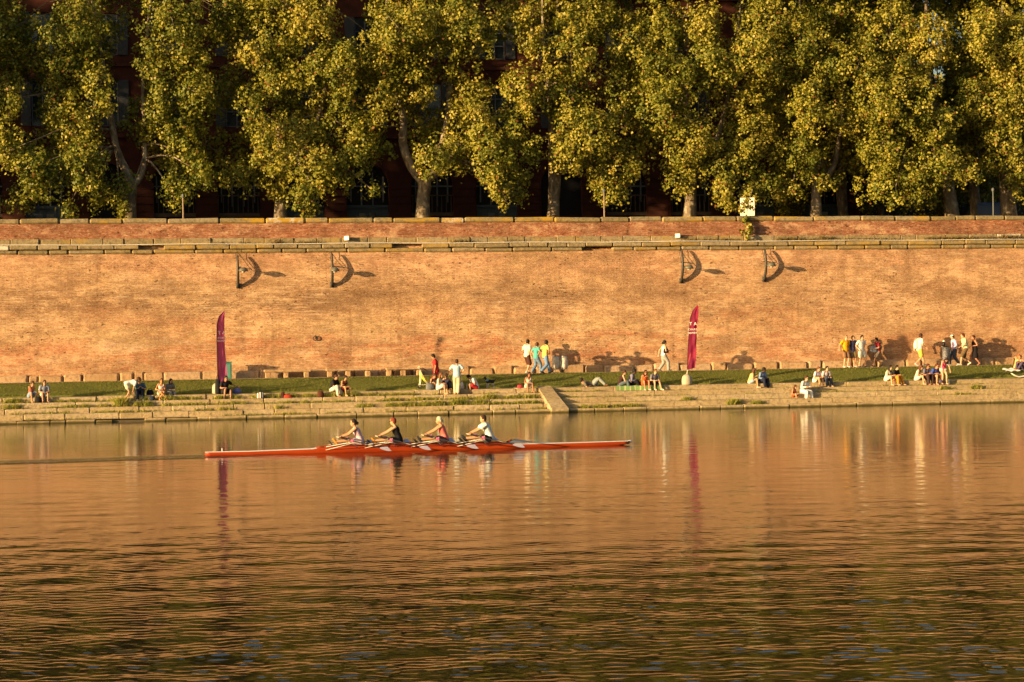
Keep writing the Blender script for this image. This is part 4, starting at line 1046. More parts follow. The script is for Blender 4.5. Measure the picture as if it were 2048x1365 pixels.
# ================================================================== PEOPLE
def ik(a, tgt, l1, l2, pole):
    d = tgt - a; L = d.length; mx = (l1+l2)*.995
    if L > mx: d = d*(mx/L); L = mx
    L = max(L, abs(l1-l2)+.02)
    u = d.normalized(); x = (l1*l1 - l2*l2 + L*L)/(2*L); h = math.sqrt(max(0, l1*l1 - x*x))
    p = pole - u*pole.dot(u)
    if p.length < 1e-4: p = u.orthogonal()
    p.normalize()
    return a + u*x + p*h, a + u*L
V = Vector
POSES = {
 'stand': dict(ph=.93, feet=[(.03, .11, .08), (-.02, -.11, .08)], hands=[(.06, .25, .87), (.04, -.25, .87)]),
 'walk': dict(ph=.90, lean=4, feet=[(.30, .09, .09), (-.27, -.09, .15)], hands=[(-.16, .25, .92), (.24, -.22, .98)], fpitch=[12, -32]),
 'walk2': dict(ph=.91, lean=3, feet=[(-.22, .09, .13), (.24, -.09, .09)], hands=[(.18, .24, .95), (-.12, -.24, .9)], fpitch=[-28, 10]),
 'akimbo': dict(ph=.93, feet=[(.02, .14, .08), (.0, -.12, .08)], hands=[(.06, .17, 1.03), (.06, -.17, 1.03)], elb=[(-.35, 1, 0), (-.35, -1, 0)]),
 'sit': dict(ph=.10, lean=14, curl=16, feet=[(.46, .11, -.17), (.43, -.12, -.17)], hands=[(.40, .12, .27), (.37, -.10, .27)]),
 'sitfloor': dict(ph=.10, lean=12, curl=18, feet=[(.56, .11, .08), (.50, -.10, .08)], hands=[(.40, .10, .38), (.38, -.08, .36)]),
 'sitlong': dict(ph=.10, lean=2, curl=10, feet=[(.80, .12, .06), (.72, -.10, -.02)], hands=[(.30, .14, .22), (.26, -.12, .20)]),
 'bend': dict(ph=.88, lean=72, curl=14, feet=[(.06, .11, .08), (-.06, -.10, .08)], hands=[(.42, .14, .38), (.36, -.12, .40)]),
}
def figure(sp):
    P = dict(POSES[sp.get('pose', 'stand')]); P.update(sp.get('p', {}))
    fem = sp.get('fem', 0)
    J = {}; lean = R(P.get('lean', 2)); curl = R(P.get('curl', 4)); side = R(P.get('side', 0)); tw = R(P.get('twist', 0))
    pel = V((P.get('px', 0), P.get('py', 0), P['ph']))
    def dirn(a): 
        d = V((math.sin(a), 0, math.cos(a))); return Matrix.Rotation(side, 3, 'X') @ d
    lat0 = V((0, 1, 0)); lat1 = Matrix.Rotation(tw, 3, 'Z') @ V((0, 1, 0))
    u0 = dirn(lean); u1 = dirn(lean + curl*.6); u2 = dirn(lean + curl)
    waist = pel + u0*.18; chest = waist + u1*.19; sh = chest + u2*.11; nb = sh + u2*.035
    nd = dirn((lean + curl)*.55 + R(P.get('neck', 8)))
    nt = nb + nd*.075
    hp = R(P.get('hp', 5)) + (lean+curl)*.25; hy = R(P.get('hy', 0)) + tw
    hd = Matrix.Rotation(hy, 3, 'Z') @ Matrix.Rotation(side*.5, 3, 'X') @ Matrix.Rotation(hp, 3, 'Y')
    hc = nt + hd @ V((.018, 0, .085))
    sw = .178*(.90 if fem else 1.0); hw = .088
    J.update(pel=pel, waist=waist, chest=chest, sh=sh, nb=nb, nt=nt, hc=hc, hd=hd, u=(u0, u1, u2), lat0=lat0, lat1=lat1)
    J['S'] = [sh + lat1*sw, sh - lat1*sw]; J['H'] = [pel + lat0*hw - u0*.02, pel - lat0*hw - u0*.02]
    J['K'], J['A'], J['E'], J['W'], J['fd'] = [], [], [], [], []
    fp = P.get('fpitch', [0, 0])
    for i, s_ in ((0, 1), (1, -1)):
        kp = V(P.get('knee', [(1, .12, .35), (1, -.12, .35)])[i])
        k, a = ik(J['H'][i], V(P['feet'][i]), .435, .43, kp); J['K'].append(k); J['A'].append(a)
        ft = R(P.get('toe', [10, -10])[i]); f = V((math.cos(ft)*math.cos(R(fp[i])), math.sin(ft), math.sin(R(fp[i])))); J['fd'].append(f)
        ep = V(P.get('elb', [(-.8, .55, -.35), (-.8, -.55, -.35)])[i])
        e, w_ = ik(J['S'][i], V(P['hands'][i]), .295, .26, ep); J['E'].append(e); J['W'].append(w_)
    return J, P

def seg(a, b, r0, r1, mid=None, n=9):
    """rings of a tapering limb segment with round ends"""
    return [(a, r0), (a.lerp(b, .35), (r0*.65+r1*.35)*(mid or 1)), (b, r1)]
def limb(mb, pts, rad, n=10):
    pts = [V(p) for p in pts]
    d0 = (pts[0]-pts[1]).normalized(); d1 = (pts[-1]-pts[-2]).normalized()
    P = [pts[0] + d0*rad[0]*.7] + pts + [pts[-1] + d1*rad[-1]*.7]; Rr = [rad[0]*.5] + list(rad) + [rad[-1]*.5]
    mb.tube(P, Rr, n)
def torso(mb, J, fem, g=0.0, hem=-.09, top=.50, flare=0.0, belly=0.0):
    u0, u1, u2 = J['u']; l0, l1 = J['lat0'], J['lat1']; pel = J['pel']
    f0 = l0.cross(u0).normalized(); f1 = l1.cross(u1).normalized(); f2 = l1.cross(u2).normalized()
    shw = .90 if fem else 1.0; hpw = 1.06 if fem else .96
    secs = [(hem, pel + u0*hem, f0*(.088+g+flare), l0*(.135*hpw+g+flare)), (0, pel, f0*(.108+g+flare*.6), l0*(.158*hpw+g+flare*.7)),
            (.09, pel+u0*.09, f0*(.102+g+belly*.6+flare*.3), l0*(.148+g+flare*.3)), (.18, J['waist'], f0*(.092+g+belly), l0*((.118 if fem else .135)+g)),
            (.28, J['waist'].lerp(J['chest'], .5) + f1*(.012 if fem else 0), f1*(.102+g), l1*(.145*shw+g)), (.37, J['chest'] + f1*(.012 if fem else 0), f1*((.118 if fem else .112)+g), l1*(.160*shw+g)),
            (.44, J['chest'].lerp(J['sh'], .65), f2*(.098+g), l1*(.165*shw+g)), (.48, J['sh'], f2*(.078+g*.8), l1*(.150*shw+g*.7)), (.515, J['nb'], f2*(.058+g*.5), l1*(.075+g*.5))]
    S = [(c, a, b) for k, c, a, b in secs if k <= top+.02]
    mb.loft(S, 16)
def head_geo(mb, J, fem):
    c, M = J['hc'], J['hd']; fx, fy, fz = M @ V((1, 0, 0)), M @ V((0, 1, 0)), M @ V((0, 0, 1))
    hs = 1.07
    rows = [(-.118, .040, .020, .020), (-.105, .030, .045, .034), (-.075, .018, .068, .052), (-.035, .004, .086, .065), (.005, -.004, .095, .073), (.045, -.006, .096, .075), (.080, -.008, .084, .066), (.105, -.010, .058, .046), (.118, -.01, .022, .018)]
    mb.loft([(c + fz*z*hs + fx*o_, fx*a*hs, fy*b*hs) for z, o_, a, b in rows], 16)
    mb.tube([c+fx*.082+fz*.012, c+fx*.100-fz*.018, c+fx*.108-fz*.034, c+fx*.085-fz*.042], [.008, .011, .015, .010], 6)     # nose
    mb.tube([c+fx*.078-fz*.064-fy*.022, c+fx*.088-fz*.064, c+fx*.078-fz*.064+fy*.022], [.008, .011, .008], 6)              # lips
    for s_ in (1, -1): mb.ellipsoid(c + fy*(.076*s_) - fz*.012 - fx*.006, .016, .009, .030, 8, 6, rot=M)
def hand_geo(mb, W, E, curl=38, side=1, palm=None, grip=False):
    """palm, four fingers of different length and a thumb from the side of the palm"""
    d = (W-E).normalized(); pn = palm or V((0, 0, -1)); pn = (pn - d*pn.dot(d)); pn = pn.normalized() if pn.length > 1e-3 else d.orthogonal().normalized()
    w_ = d.cross(pn).normalized()*side
    mb.loft([(W-d*.01, pn*.017, w_*.024), (W+d*.03, pn*.015, w_*.036), (W+d*.075, pn*.013, w_*.041), (W+d*.092, pn*.009, w_*.038)], 10)
    for k, (o_, L) in enumerate(((-.029, .062), (-.010, .074), (.010, .078), (.029, .068))):
        p = W + d*.085 + w_*o_; pts = [p]; a = 0
        for q, ll in ((1, .42), (2, .33), (3, .25)):
            a += R(curl*(1.6 if grip else .8)); pts.append(pts[-1] + (d*math.cos(a) + pn*math.sin(a))*L*ll)
        mb.tube(pts, [.0095, .009, .008, .0065], 6)
    p = W + d*.025 + w_*.030; q = (d*.55 + w_*.6 + pn*.45).normalized()
    mb.tube([p, p+q*.035, p+q*.05+d*.018+pn*.008, p+q*.055+d*.036+pn*.014], [.013, .011, .0095, .007], 6)

QUEUE = []       # (object, voxel, smooth) to be fused into one continuous surface
def fuse(mb, name, m, root, vox, it=3):
    o = mb.build(name, m, root, smooth=True); QUEUE.append((o, vox, it)); return o
def flush():
    for o, vox, it in QUEUE:
        r = o.modifiers.new('r', 'REMESH'); r.mode = 'VOXEL'; r.voxel_size = vox; r.use_smooth_shade = True
        s_ = o.modifiers.new('s', 'SMOOTH'); s_.iterations = it; s_.factor = .5
    bpy.context.view_layer.update(); dg = bpy.context.evaluated_depsgraph_get()
    for o, vox, it in QUEUE:
        me = bpy.data.meshes.new_from_object(o.evaluated_get(dg), depsgraph=dg); me.name = o.name
        old = o.data; o.modifiers.clear()
        if not me.materials: me.materials.append(old.materials[0])
        o.data = me; bpy.data.meshes.remove(old)
        ex = EXTRA.get(o.name)
        if ex:
            bm = bmesh.new(); bm.from_mesh(me); e2 = ex.mesh('x', ex_mats(o, me)); bm.from_mesh(e2); bm.to_mesh(me); bm.free(); bpy.data.meshes.remove(e2)
            for f in me.polygons: f.use_smooth = True
    QUEUE.clear()
EXTRA = {}; 
def ex_mats(o, me):
    if len(me.materials) < 2: me.materials.append(plain('dark eyes', (.02, .012, .01), .3)); 
    return [me.materials[0], me.materials[1]]

def cloth_mat(c):
    c = tuple(round(k, 3) for k in c); return plain('cloth %s' % (c,), c, .85, .15, var=.14, scale=7, bump=.012)
def skin_mat(c):
    c = tuple(round(k, 3) for k in c); return plain('skin %s' % (c,), c, .55, .35, var=.07, scale=12)

def person(sp, loc=None, yaw=0, frame=BANK):
    h = sp.get('h', 1.72)/1.75; fem = sp.get('fem', 0); vox = sp.get('vox', .019)/h
    J, P = figure(sp)
    root = empty('person', loc, R(yaw), frame=frame, label=sp['lab'], cat='person', group=sp.get('group'))
    root.matrix_world = root.matrix_world @ Matrix.Diagonal((h, h, h, 1))
    skin = sp.get('skin', (.50, .27, .14)); tk, tc = sp.get('top', ('tee', (.5, .5, .5))); bk, bc = sp.get('bottom', ('trousers', (.1, .1, .15)))
    hk, hcx = sp.get('hair', ('short', (.03, .018, .01)))
    # body: one continuous figure
    mb = MB(); torso(mb, J, fem)
    limb(mb, [J['nb']-J['u'][2]*.03, J['nt'], J['nt'].lerp(J['hc'], .5)], [.056, .050, .052])
    head_geo(mb, J, fem)
    ft = .93 if fem else 1
    for i in (0, 1):
        H, K, A_, S_, E_, W_ = J['H'][i], J['K'][i], J['A'][i], J['S'][i], J['E'][i], J['W'][i]
        limb(mb, [H, H.lerp(K, .35), K.lerp(H, .12), K], [.088, .080, .060, .056])
        limb(mb, [K, K.lerp(A_, .3), K.lerp(A_, .65), A_], [.055, .057*ft, .044, .036])
        limb(mb, [S_ - J['lat1']*(.05 if i == 0 else -.05), S_, S_.lerp(E_, .4), E_], [.060, .055*ft, .047*ft, .038])
        limb(mb, [E_, E_.lerp(W_, .3), W_], [.038, .038*ft, .026])
        f = J['fd'][i].normalized(); dn = V((0, 0, -1)) if sp.get('pose') != 'rower' else V((-.5, 0, -1)).normalized()
        limb(mb, [A_, A_ + dn*.035 - f*.02], [.038, .036]); limb(mb, [A_+dn*.045-f*.045, A_+dn*.045+f*.07, A_+dn*.052+f*.165], [.036, .037, .024])
    body = fuse(mb, 'body', skin_mat(skin), root, vox)
    ex = MB()
    c, M = J['hc'], J['hd']
    for s_ in (1, -1):
        ex.ellipsoid(c + M @ V((.083, .030*s_, .004)), .012, .014, .008, 8, 5, rot=M, mi=1)
        ex.tube([c + M @ V((.092, .014*s_, .024)), c + M @ V((.088, .034*s_, .028)), c + M @ V((.076, .050*s_, .022))], [.003, .0045, .003], 5, mi=1)
    for i in (0, 1):
        hand_geo(ex, J['W'][i], J['E'][i], P.get('fcurl', 34), 1 if i == 0 else -1, V(P['palm'][i]) if 'palm' in P else None, P.get('grip', False))
    EXTRA[body.name] = ex
    # hair
    hm = plain('hair %s' % (tuple(round(k, 3) for k in hcx),), hcx, .6, .3, var=.35, scale=30, bump=.01)
    up, fw = M @ V((0, 0, 1)), M @ V((1, 0, 0)); ly = M @ V((0, 1, 0))
    if hk != 'bald':
        mb = MB()
        mb.ellipsoid(c + up*.038 - fw*.016, .106, .092, .104, 14, 10, rot=M)
        mb.ellipsoid(c - up*.005 - fw*.040, .078, .088, .092, 12, 8, rot=M)
        if hk in ('long', 'wild'):
            bk_ = -fw
            for s_ in (1, -1):
                mb.tube([c+up*.04+ly*.05*s_-fw*.02, c-up*.05+ly*.075*s_-fw*.03, c-up*.16+ly*.075*s_-fw*.035, c-V((0, 0, .27))+ly*.07*s_-fw*.02], [.05, .042, .045, .022], 8)
            mb.tube([c-fw*.05, c-up*.10-fw*.065, c-V((0, 0, .20))-fw*.08, c-V((0, 0, .33))-fw*.075], [.075, .075, .07, .03], 8)
        if hk == 'bob':
            for s_ in (1, -1): mb.tube([c+up*.04+ly*.05*s_-fw*.02, c-up*.04+ly*.074*s_-fw*.02, c-up*.10+ly*.06*s_-fw*.03], [.045, .035, .02], 8)
        if hk == 'bun': mb.ellipsoid(c - fw*.125 - up*.03, .055, .06, .062, 10, 8, rot=M)
        if hk == 'pony': mb.tube([c-fw*.09+up*.02, c-fw*.125, c-fw*.12-up*.09, c-fw*.10-up*.15], [.03, .032, .028, .01], 8)
        fuse(mb, 'hair', hm, root, .012, 2)
    if sp.get('hat'):
        mb = MB(); mb.ellipsoid(c + up*.062 - fw*.01, .104, .088, .072, 14, 8, rot=M); mb.loft([(c+up*.045+fw*.06, fw*.02, ly*.07), (c+up*.047+fw*.08, up*.006, ly*.07), (c+up*.037+fw*.155, up*.004, ly*.045)], 10)
        mb.build('hat', cloth_mat(sp['hat']), root, smooth=True)
    if sp.get('shades'):
        mb = MB(); mb.box(c + M @ V((.098, 0, .004)), (.012, .13, .032), rot=M, ch=.004)
        for s_ in (1, -1): mb.box(c + M @ V((.04, .074*s_, .008)), (.12, .006, .01), rot=M)
        mb.build('sunglasses', plain('dark lens', (.01, .01, .012), .2, .6), root)
    # top
    mt = cloth_mat(tc)
    if tk != 'bare':
        mb = MB(); dress = tk == 'dress'
        torso(mb, J, fem, g=.034 if tk != 'tank' else .020, hem=-.10 if bk not in ('none',) else -.10, top=.50 if tk not in ('tank', 'dress') else .44, flare=.012, belly=sp.get('belly', 0))
        if tk in ('tank', 'dress'):
            for i, s_ in ((0, 1), (1, -1)):
                l1 = J['lat1']*s_; f2 = J['lat1'].cross(J['u'][2]).normalized()
                mb.tube([J['chest']+l1*.10+f2*.10+J['u'][2]*.03, J['sh']+l1*.10+f2*.05+J['u'][2]*.03, J['sh']+l1*.10-f2*.05+J['u'][2]*.03, J['chest']+l1*.10-f2*.09+J['u'][2]*.03], [.026, .024, .024, .026], 8)
        else:
            for i in (0, 1):
                S_, E_, W_ = J['S'][i], J['E'][i], J['W'][i]; l1 = J['lat1']*(1 if i == 0 else -1)
                if tk == 'tee': limb(mb, [S_-l1*.06, S_+V((0, 0, .004)), S_.lerp(E_, .62)], [.078, .080, .078])
                else: limb(mb, [S_-l1*.06, S_, S_.lerp(E_, .5), E_, E_.lerp(W_, .5), W_.lerp(E_, .06)], [.076, .075, .070, .060, .052, .042])
        if dress:
            st = abs(J['K'][0].z - J['H'][0].z) > .33
            if st:
                u0 = J['u'][0]; f0 = J['lat0'].cross(u0)
                mb.loft([(J['pel'], f0*.125, J['lat0']*.175), (J['pel']-V((0, 0, .2)), f0*.16, J['lat0']*.20), (J['pel']-V((0, 0, sp.get('skirt', .42))), f0*.19, J['lat0']*.22)], 16)
            else:
                for i in (0, 1): limb(mb, [J['H'][i], J['H'][i].lerp(J['K'][i], .75)], [.112, .095])
                limb(mb, [(J['H'][0]+J['H'][1])/2, (J['H'][0].lerp(J['K'][0], .68)+J['H'][1].lerp(J['K'][1], .68))/2], [.10, .075])
        fuse(mb, 'dress' if dress else 'shirt', mt, root, vox)
    if bk != 'none' and tk != 'dress':
        mb = MB(); g = .034 if bk != 'leggings' else .010
        u0 = J['u'][0]; f0 = J['lat0'].cross(u0).normalized(); hpw = 1.06 if fem else .96
        mb.loft([(J['pel']-u0*.11, f0*(.09+g), J['lat0']*(.14*hpw+g)), (J['pel'], f0*(.106+g*.7), J['lat0']*(.156*hpw+g*.7)), (J['pel']+u0*.10, f0*(.10+g*.3), J['lat0']*(.142+g*.4))], 16)
        for i in (0, 1):
            H, K, A_ = J['H'][i], J['K'][i], J['A'][i]
            if bk in ('shorts', 'miniskirt'):
                e = H.lerp(K, sp.get('short', .82)); limb(mb, [H, H.lerp(K, .4), e], [.088+g, .084+g, .074+g*1.3])
            else:
                limb(mb, [H, H.lerp(K, .4), K], [.088+g, .080+g, .058+g]); limb(mb, [K, K.lerp(A_, .35), A_.lerp(K, .02)], [.058+g, .056+g, .045+g])
        fuse(mb, 'trousers' if bk in ('trousers', 'leggings') else 'shorts', cloth_mat(bc), root, vox)
    if sp.get('shoes'):
        for i in (0, 1):
            mb = MB(); f = J['fd'][i].normalized(); A_ = J['A'][i]; dn = V((0, 0, -1)) if sp.get('pose') != 'rower' else V((-.5, 0, -1)).normalized()
            limb(mb, [A_+dn*.01-f*.02, A_+dn*.035-f*.02], [.046, .044]); limb(mb, [A_+dn*.040-f*.05, A_+dn*.040+f*.07, A_+dn*.046+f*.175], [.044, .045, .034])
            fuse(mb, 'shoe', cloth_mat(sp['shoes']), root, .015, 2)
    return root, J

ZL = dict(slab=1.205, path=1.855, s3=.965, s2=.705, s1=.445)
def put(x, surf, t_, yaw, **sp):
    z = lawn_z(bs(x, 760, t_)[0], t_)+.02 if surf == 'lawn' else ZL[surf]
    s_ = bs(x, 770, t_)[0]
    return person(sp, (s_, t_, z), yaw)
WHITE, OFFW, BLK, NAVY = (.80, .78, .74), (.66, .60, .48), (.014, .013, .015), (.03, .035, .09)
DENIM, LDEN, BRN, KHAKI = (.06, .10, .20), (.22, .32, .42), (.10, .055, .03), (.16, .13, .07)
DK, BR, BLD, BL2 = (.018, .012, .008), (.07, .03, .014), (.42, .28, .13), (.01, .009, .009)
DSK, PSK, TAN = (.10, .045, .022), (.62, .36, .21), (.46, .23, .11)

# --- left part
put(61, 'slab', 2.05, -62, pose='sit', fem=1, top=('tank', (.42, .13, .07)), bottom=('shorts', (.22, .30, .42)), hair=('bob', BR), shoes=None, h=1.66, p=dict(hands=[(.20, .06, .62), (.16, -.12, .56)], hp=12), lab='seated woman in a rust tank top with both hands raised to her face, furthest left')
put(87, 'slab', 2.02, -75, pose='sit', top=('tee', (.30, .34, .42)), bottom=('shorts', WHITE), hair=('short', BR), short=.5, shoes=(.2, .1, .1), h=1.74, lab='seated man in a grey blue t-shirt and white shorts at the far left')
put(253, 's3', 1.62, 4, pose='bend', fem=1, top=('tee', WHITE), bottom=('shorts', (.72, .66, .45)), hair=('short', BR), short=.55, shoes=(.6, .55, .4), h=1.66, p=dict(hands=[(.34, .12, .42), (.30, -.14, .44)]), lab='woman in white bending forward on the steps in front of a seated man')
put(278, 'slab', 2.25, -82, pose='sit', top=('tee', (.06, .16, .26)), bottom=('trousers', (.02, .025, .05)), hair=('short', DK), shoes=WHITE, skin=PSK, h=1.78, p=dict(hands=[(.34, .16, .36), (.30, -.02, .40)]), lab='seated man in a blue shirt behind the bending woman in white')
put(321, 'slab', 2.10, -78, pose='sit', fem=1, top=('tank', (.78, .70, .66)), bottom=('shorts', (.55, .5, .4)), hair=('bob', (.12, .05, .02)), skin=(.58, .26, .10), short=.4, h=1.70, p=dict(feet=[(.42, -.16, -.17), (.46, .22, -.17)], hands=[(.40, .05, .30), (.36, -.16, .28)]), lab='seated woman in a white tank top with long bare tanned legs crossed')
put(337, 'slab', 2.35, -60, pose='sit', top=('long', (.24, .22, .20)), bottom=('trousers', (.30, .29, .26)), hair=('wild', BL2), shoes=(.7, .68, .6), h=1.64, p=dict(feet=[(.50, .05, -.30), (.46, -.10, -.28)]), lab='seated person in grey with a mass of black hair, half behind the tanned woman')
put(449, 'slab', 2.15, -68, pose='sit', top=('tee', (.025, .02, .025)), bottom=('shorts', (.02, .02, .022)), hair=('short', DK), skin=(.46, .22, .12), shoes=(.05, .04, .045), h=1.78, p=dict(hands=[(.10, .62, .36), (.32, -.12, .30)], feet=[(.52, .10, -.24), (.40, -.20, -.20)], lean=6), lab='seated man in black with one arm stretched out below the left flag')
# --- couple
put(664, 'slab', 2.05, -38, pose='sit', top=('tee', (.02, .017, .02)), bottom=('trousers', OFFW), hair=('short', (.05, .02, .01)), shoes=(.30, .15, .07), h=1.78, p=dict(hands=[(.52, .10, .34), (.46, -.06, .26)]), lab='seated man in a black t-shirt and cream trousers leaning towards a woman')
put(685, 'slab', 2.02, -55, pose='sit', fem=1, top=('dress', (.16, .022, .016)), bottom=('none', BLK), hair=('bob', DK), skin=(.52, .26, .12), shoes=(.45, .3, .15), h=1.66, p=dict(hands=[(.48, .10, .20), (.42, -.10, .26)]), lab='seated woman in a dark red dress beside the man in cream trousers')
# --- group round the red man
put(873, 'slab', 2.75, 172, pose='stand', top=('tee', (.55, .035, .03)), bottom=('shorts', (.52, .03, .028)), hair=('short', DK), skin=TAN, h=1.84, short=.95, shoes=(.4, .3, .25), p=dict(ph=.93, lean=6, hp=24, hands=[(.08, .22, .86), (-.06, -.27, .86)]), lab='man standing in an all red shirt and shorts behind the seated group')
put(861, 'slab', 2.62, -40, pose='sitfloor', fem=1, top=('tank', (.03, .02, .02)), bottom=('shorts', (.5, .42, .28)), hair=('short', BR), short=.5, h=1.68, p=dict(hands=[(.34, .10, .26), (.34, -.1, .28)], feet=[(.62, .05, .04), (.55, -.12, .04)]), lab='seated woman in a black top between the pushchair and the long haired girl')
put(877, 'slab', 2.02, -32, pose='sit', fem=1, top=('tank', (.62, .68, .62)), bottom=('shorts', (.55, .62, .58)), hair=('long', (.22, .08, .03)), skin=(.58, .32, .18), h=1.66, p=dict(hands=[(.34, .08, .30), (.32, -.10, .34)], lean=4), lab='seated girl with long auburn hair and a pale mint dress')
put(890, 'slab', 2.45, -80, pose='sitfloor', fem=1, top=('tank', (.55, .50, .68)), bottom=('trousers', (.03, .03, .05)), hair=('bun', BR), skin=TAN, shades=True, h=1.66, p=dict(hands=[(.34, .34, .30), (.28, .22, .34)]), lab='seated woman in sunglasses and a white and lilac top')
put(914, 's3', 1.62, 78, pose='akimbo', top=('tee', (.44, .60, .68)), bottom=('trousers', (.62, .52, .34)), hair=('short', (.06, .025, .012)), skin=(.58, .32, .18), shoes=(.45, .28, .16), h=1.78, p=dict(feet=[(.05, .10, .08), (-.05, -.05, .08)], hands=[(.10, .18, 1.05), (.10, -.18, 1.05)]), lab='man seen from behind in a light blue shirt and beige trousers, hand on hip')
put(952, 'slab', 2.05, 192, pose='sit', top=('tee', WHITE), bottom=('shorts', (.50, .03, .035)), hair=('short', BL2), skin=(.50, .26, .14), shoes=(.12, .08, .06), short=.7, h=1.74, p=dict(hp=50, curl=30, neck=26, feet=[(.34, .12, -.17), (.16, -.10, -.16)], hands=[(.34, .05, .22), (.30, -.1, .20)]), lab='seated man in a white t-shirt and red shorts with his head bowed')
put(1056, 'slab', 2.02, -84, pose='sit', fem=1, top=('dress', (.62, .58, .48)), bottom=('none', BLK), hair=('bob', (.05, .015, .01)), skin=(.38, .15, .07), shoes=(.3, .15, .08), h=1.64, p=dict(hands=[(.14, -.04, .56), (.38, -.10, .26)], feet=[(.46, .16, -.17), (.45, -.14, -.17)]), lab='woman seated alone with a hand at her chin, left of the sloping stone')
# --- three walkers
put(1055, 'path', 6.95, 30, pose='stand', top=('tee', (.78, .72, .55)), bottom=('shorts', (.075, .032, .022)), hair=('short', DK), skin=PSK, shoes=(.7, .66, .6), h=1.84, short=1.0, p=dict(hands=[(.16, .20, 1.1), (.06, -.25, .88)], feet=[(.16, .1, .08), (-.12, -.1, .10)]), lab='walking man in a cream shirt and dark brown shorts, left of the three walkers')
put(1073, 'path', 6.05, 25, pose='walk2', p=dict(hands=[(.02, .20, 1.04), (.0, -.20, 1.04)], elb=[(-.3, 1, 0), (-.3, -1, 0)]), top=('tee', (.08, .38, .35)), bottom=('trousers', (.14, .22, .32)), hair=('short', BR), shoes=(.3, .25, .2), h=1.70, lab='walking man in a turquoise t-shirt and jeans, middle of the three walkers')
put(1091, 'path', 5.5, 20, pose='walk', top=('tee', (.60, .48, .13)), bottom=('trousers', (.16, .26, .42)), hair=('short', DK), shoes=(.05, .04, .04), h=1.82, p=dict(hands=[(-.02, .20, 1.04), (.12, -.20, 1.06)], elb=[(-.3, 1, 0), (-.5, -1, 0)]), lab='walking man in a yellow t-shirt and blue jeans, right of the three walkers')
# --- middle right
put(1184, 'slab', 2.35, 8, pose='sitlong', top=('tee', (.16, .13, .10)), bottom=('trousers', (.34, .36, .32)), hair=('short', DK), skin=(.58, .30, .15), h=1.72, p=dict(ph=.11, lean=-82, curl=4, feet=[(.30, .10, -.02), (.62, -.26, .12)], hands=[(-.30, .16, .18), (-.22, -.22, .06)], knee=[(.4, .1, 1), (.5, -.1, 1)]), lab='person lying back on the stone slab with knees up in pale trousers')
put(1240, 'slab', 2.10, -12, pose='sit', fem=1, top=('tank', (.05, .02, .02)), bottom=('trousers', (.10, .13, .15)), hair=('short', (.07, .03, .012)), skin=PSK, h=1.70, p=dict(lean=14, hands=[(.54, .10, .26), (.50, -.10, .24)], feet=[(.56, .10, -.17), (.50, -.10, -.17)]), lab='seated woman in a black sleeveless top and grey jeans on the green mat')
put(1259, 'slab', 2.25, -22, pose='sit', top=('long', (.20, .20, .28)), bottom=('trousers', (.015, .014, .018)), hair=('short', BL2), skin=DSK, shoes=WHITE, h=1.80, p=dict(feet=[(.62, .10, -.20), (.55, -.12, -.17)], hands=[(.40, .1, .30), (.36, -.1, .28)]), lab='seated man with dark skin, grey top, black trousers and white shoes')
put(1288, 'slab', 2.02, -82, pose='sit', fem=1, top=('dress', (.58, .11, .03)), bottom=('none', BLK), hair=('long', (.04, .014, .01)), skin=(.52, .22, .11), shades=True, shoes=(.6, .5, .4), h=1.66, p=dict(hands=[(.22, .05, .48), (.20, -.05, .44)]), lab='seated woman in an orange dress with long dark hair and sunglasses')
put(1306, 'slab', 2.05, -72, pose='sit', top=('tee', (.20, .19, .22)), bottom=('shorts', (.06, .04, .05)), hair=('short', (.16, .07, .03)), skin=PSK, shoes=(.7, .55, .4), short=.7, h=1.74, p=dict(feet=[(.50, .20, -.17), (.42, -.14, -.17)]), lab='seated man in a grey t-shirt beside the woman in the orange dress')
put(1328, 'path', 5.7, 8, pose='walk2', fem=1, top=('tank', WHITE), bottom=('trousers', (.34, .34, .30)), hair=('bun', DK), skin=PSK, shoes=(.2, .18, .16), h=1.70, p=dict(hands=[(-.22, .22, .92), (.26, -.14, 1.15)]), lab='woman walking alone in a white tank top and grey trousers with a dark bag')
put(1500, 'slab', 2.05, -18, pose='sit', fem=1, top=('tank', (.80, .55, .20)), bottom=('shorts', (.34, .42, .50)), hair=('long', (.10, .035, .015)), skin=(.60, .33, .17), short=.5, shoes=(.6, .4, .3), h=1.64, p=dict(hands=[(.36, .08, .40), (.34, -.08, .40)], lean=14), lab='seated girl in a pale orange top and blue shorts facing right')
put(1521, 'slab', 2.15, -60, pose='sit', top=('long', (.22, .30, .44)), bottom=('trousers', (.02, .025, .05)), hair=('short', BL2), skin=DSK, h=1.72, p=dict(hy=30, hands=[(.40, .12, .30), (.36, -.10, .28)]), lab='seated person in a light blue shirt and dark trousers beside the girl in orange')
